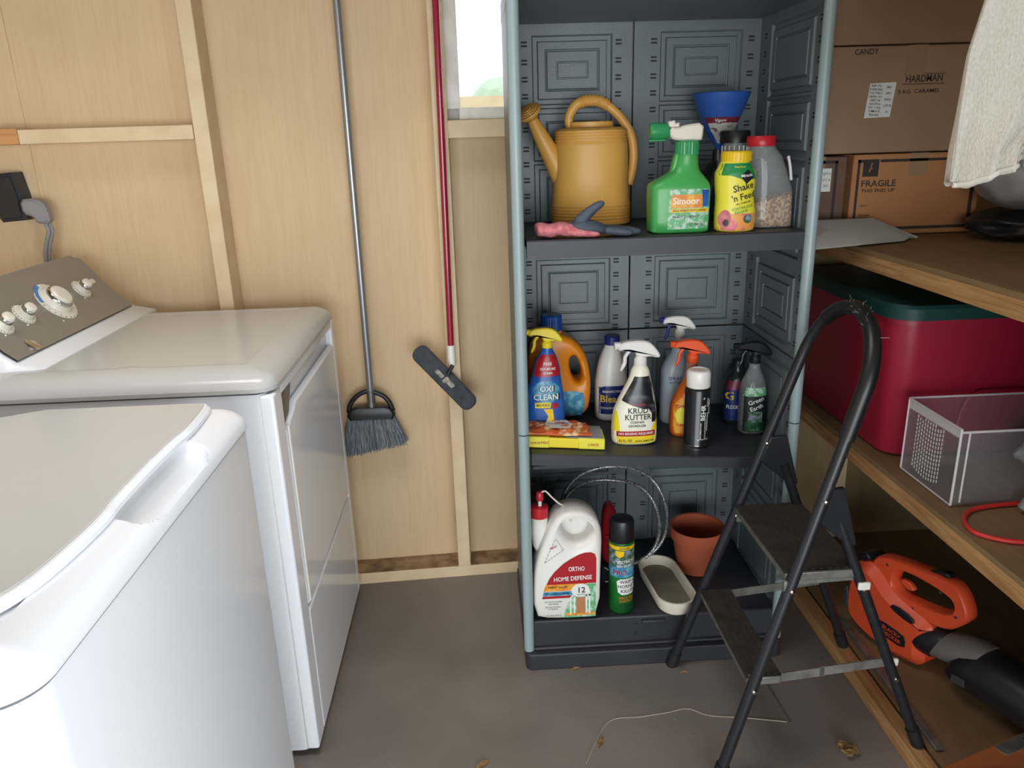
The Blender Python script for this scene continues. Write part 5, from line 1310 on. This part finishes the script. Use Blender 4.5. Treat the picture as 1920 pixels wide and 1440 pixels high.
# small stuff on the bottom deck and the floor
t = thing('metal_rod', 'grey aluminium strip lying along the edge of the bottom rack board', 'rod', (.99, 1.6, .041))
mk('strip', MB().add([(.972, 1.83, .042), (.990, 1.83, .042), (.985, 1.33, .042), (.967, 1.33, .042), (.972, 1.83, .050), (.990, 1.83, .050), (.985, 1.33, .050), (.967, 1.33, .050)],
    [(3, 2, 1, 0), (4, 5, 6, 7), (0, 1, 5, 4), (1, 2, 6, 5), (2, 3, 7, 6), (3, 0, 4, 7)]), M_GALV, t, world=True, bevel=.001)
t = thing('wooden_level', 'reddish wooden board with an inset metal plate, bottom right corner', 'board', (1.12, 1.26, .041))
def lv(x, y, a=.343, o=(.927, 1.222)): X, Y_ = rot2(x, y, a); return (o[0] + X, o[1] + Y_)
mb = MB(); q = [lv(0, -.04), lv(.75, -.04), lv(.75, .035), lv(0, .035)]
mb.loft([ring3(q, .042), ring3(q, .066)]); lb = mk('board', mb, wood('level_wood', (150, 84, 44), (176, 102, 54), (128, 68, 34), axis=0), t, world=True, bevel=.003)
mb = MB().loft([ring3([lv(x, y) for x, y in rrect(.176, .42, .002, .030, .008)], z) for z in (.0655, .068)]); mp = mk('metal_plate', mb, M_GALV, lb, world=True)
mk('rivet', MB().lathe([(.005, .067), (.004, .070), (.001, .071)], *lv(.255, .016), 14), M_CHROME, mp, world=True)

t = thing('dried_leaf', 'crumpled dry brown leaf on the floor near the stool leg', 'leaf', (.797, 1.385, 0))
rs = random.Random(4); mb = MB()
for k in range(16):
    a = rs.uniform(0, 6.28); r = rs.uniform(.0, .018); c = Vector((r * cos(a), r * sin(a) * 1.3, rs.uniform(.001, .016))); n = []
    for j in range(6): b2 = a + 2 * pi * j / 6; n.append(c + Vector((.010 * cos(b2) * rs.uniform(.6, 1.3), .009 * sin(b2), max(-c.z + .0006, rs.uniform(-.006, .008)))))
    mb.loft([n, [p + Vector((0, 0, .0007)) for p in n]])
mk('leaf', mb, M_LEAF, t, smooth=0)
for (x, y, l, a, lb) in ((.241, 1.462, .020, 1.1, 'small curled brown leaf beside the thread on the floor'), (-.040, 1.414, .022, .7, 'pale dry leaf at the bottom edge of the floor'), (.216, 1.728, .014, .2, 'tiny brown leaf at the foot of the cabinet'), (.50, 1.688, .012, 0, 'tiny dry crumb of leaf behind the stool foot')):
    mb = MB(); pts = [(l * u * cos(a) - l * .25 * w * sin(a), l * u * sin(a) + l * .25 * w * cos(a)) for u, w in ((-1, 0), (-.5, 1), (.2, 1.2), (1, 0), (.3, -1), (-.5, -.9))]
    zz_ = [.0008, .004, .005, .0009, .0012, .001]
    mb.loft([[(p[0], p[1], z) for p, z in zip(pts, zz_)], [(p[0], p[1], z + .0006) for p, z in zip(pts, zz_)]])
    o = mk('leaf_litter', mb, M_LEAF, smooth=0); o.location = (x, y, 0); tag(o, lb, 'leaf')
o = mk('thread', MB().tube(spline([(.198, 1.40, .001), (.225, 1.455, .001), (.275, 1.529, .001), (.349, 1.536, .001), (.418, 1.545, .001), (.473, 1.554, .001), (.519, 1.527, .001), (.607, 1.511, .001), (.698, 1.491, .001)], 6), .0011, 6), M_THREAD); tag(o, 'long pale thread lying on the grey floor', 'thread')
struct('trim_10', MB().add([(.684, 1.90, .0004), (.690, 1.90, .0004), (.711, 1.49, .0004), (.705, 1.49, .0004)], [(0, 1, 2, 3)]), M_PATCH, smooth=0)

# ------------------------------------------------------------ step stool
t = thing('step_stool', 'black two-step folding stool with tall hoop handle before the cabinet', 'step stool', (.70, 1.52, 0))
O_ = Vector((.473, 1.724, 0)); th_ = -1.558
su = Vector((cos(th_), sin(th_), 0)); sv = Vector((-sin(th_), cos(th_), 0))
W_s, a_s, k_s, B_s, kr_s = .3945, .063, .300, .479, .398
def fr(s, z): return O_ + su * s + sv * (k_s * z) + Vector((0, 0, z))
def rr_(s, z): return O_ + su * s + sv * (B_s - kr_s * z) + Vector((0, 0, z))
zh = .865; cxh = W_s / 2; hw = cxh - a_s * zh
left = [fr(a_s * z, z) for z in (.012, .2, .4, .6, .75, zh)]
arc = [fr(cxh - hw * cos(pi * k / 20), zh + .145 * sin(pi * k / 20)) for k in range(1, 20)]
right = [fr(W_s - a_s * z, z) for z in (zh, .75, .6, .4, .2, .012)]
mk('hoop_frame', MB().tube(left + arc + right, .0125, 16), M_STOOL, t, world=True)
gl = arc[4:] + [fr(W_s - a_s * z, z) for z in (zh, .82, .78)]
mk('hoop_grip', MB().tube(gl, .0165, 16), M_BLACK, t, world=True)
rt = random.Random(2); mb = MB()
for k in range(26):
    q = arc[8 + k % 7]; d_ = Vector((rt.uniform(-1, 1), rt.uniform(-1, 1), rt.uniform(.1, 1))).normalized()
    p0 = q + d_ * .0160; e_ = Vector((rt.uniform(-1, 1), rt.uniform(-1, 1), rt.uniform(-.2, 1))).normalized() * rt.uniform(.006, .014)
    mb.tube([p0, p0 + e_ * .5, p0 + e_ + d_ * .003], .0007, 5)
mk('torn_tape', mb, M_GALV, t, world=True)['kind'] = 'stuff'
for s in (0, W_s): mk('foot', MB().tube([fr(s, 0.0), fr(s + (a_s if s == 0 else -a_s) * .04, .04)], .0155, 14), M_SHOT, t, world=True)
zb_ = .655
for s0, sg in ((0, 1), (W_s, -1)):
    s_in = lambda z: s0 + sg * (a_s * z)
    ins = .018 * sg
    top = rr_(s_in(.60) + ins, .60); low = rr_(s_in(.05) + ins, .056)
    rl_ = mk('rear_leg', MB().tube([top, low], .0115, 14), M_STOOL, t, world=True)
    mk('rear_foot', MB().tube([rr_(s_in(.0) + ins, .042), rr_(s_in(.08) + ins, .085)], .0145, 14), M_SHOT, rl_, world=True)
    # pivot bracket
    p = [fr(s_in(.67) + .004 * sg, .672), fr(s_in(.60) + .004 * sg, .61), rr_(s_in(.54) + .01 * sg, .540), rr_(s_in(.54) + .01 * sg, .545) + sv * .018, fr(s_in(.67) + .004 * sg, .675) + sv * .040]
    mk('pivot_bracket', MB().loft([p, [q + su * .012 * sg for q in p]]), M_STOOL, t, world=True, bevel=.003)
for z in (zb_, .46, .229):
    for s0, sg in ((0, 1), (W_s, -1)):
        c = fr(s0 + sg * a_s * z, z); mk('rivet', MB().tube([c + su * .0115, c + su * .0155, c + su * .0170], [.0055, .005, .002], 12), M_CHROME, t, world=True)
for z in (.44, .22):
    c = rr_(W_s - a_s * z - .018, z); mk('rivet', MB().tube([c + su * .0105, c + su * .0145], [.0055, .004], 12), M_CHROME, t, world=True)
def sbox(mb, v0, v1, s0, s1, z0, z1):
    vs = []
    for z in (z0, z1):
        for s, v in ((s0, v0), (s1, v0), (s1, v1), (s0, v1)): p = O_ + su * s + sv * v; vs.append((p.x, p.y, z))
    return mb.add(vs, [(3, 2, 1, 0), (4, 5, 6, 7), (0, 1, 5, 4), (1, 2, 6, 5), (2, 3, 7, 6), (3, 0, 4, 7)])
# steps
for zt, v0, v1, e in ((.490, .133, .295, .043), (.246, .062, .138, .028)):
    st = mk('step', sbox(MB(), v0, v1, e, W_s - e, zt - .022, zt - .002), M_GALV, t, world=True, bevel=.003)
    mb = sbox(MB(), v0 - .002, v1, e + .001, W_s - e - .001, zt - .003, zt)
    n = 9 if v1 - v0 > .1 else 5
    for k in range(n): v = v0 + .008 + (v1 - v0 - .02) * k / (n - 1); sbox(mb, v - .004, v + .004, e + .006, W_s - e - .006, zt, zt + .0015)
    mk('tread_mat', mb, M_TREAD, st, world=True, smooth=0)
# link bars
for s, z0, z1, v0, v1 in ((W_s - .036, .229, .243, .075, .235), (W_s - .036, .243, .258, .225, .385), (.036, .229, .258, .075, .375),
                          (W_s - .050, .466, .470, .135, .295), (.050, .460, .450, .135, .300)):
    p0, p1 = O_ + su * s + sv * v0, O_ + su * s + sv * v1
    vs = []
    for p, z in ((p0, z0), (p1, z1)):
        for a, b in ((-.0015, -.011), (.0015, -.011), (.0015, .011), (-.0015, .011)): q = p + su * a; vs.append((q.x, q.y, z + b))
    mk('link_bar', MB().loft([vs[:4], vs[4:]]), M_GALV, t, world=True)
for z, v in ((.452, .300), (.256, .385)):
    c = O_ + su * (W_s - .036) + sv * v; mk('link_end', MB().box(c.x - .012, c.x + .014, c.y - .004, c.y + .004, z - .010, z + .008), M_W, t, world=True, bevel=.003)
for z, v in ((.235, .070), (.466, .128)):
    c = O_ + su * (W_s - .03) + sv * v; mk('hook_clip', MB().box(c.x - .004, c.x + .004, c.y - .006, c.y + .006, z - .016, z + .014), M_GALV, t, world=True, bevel=.002)
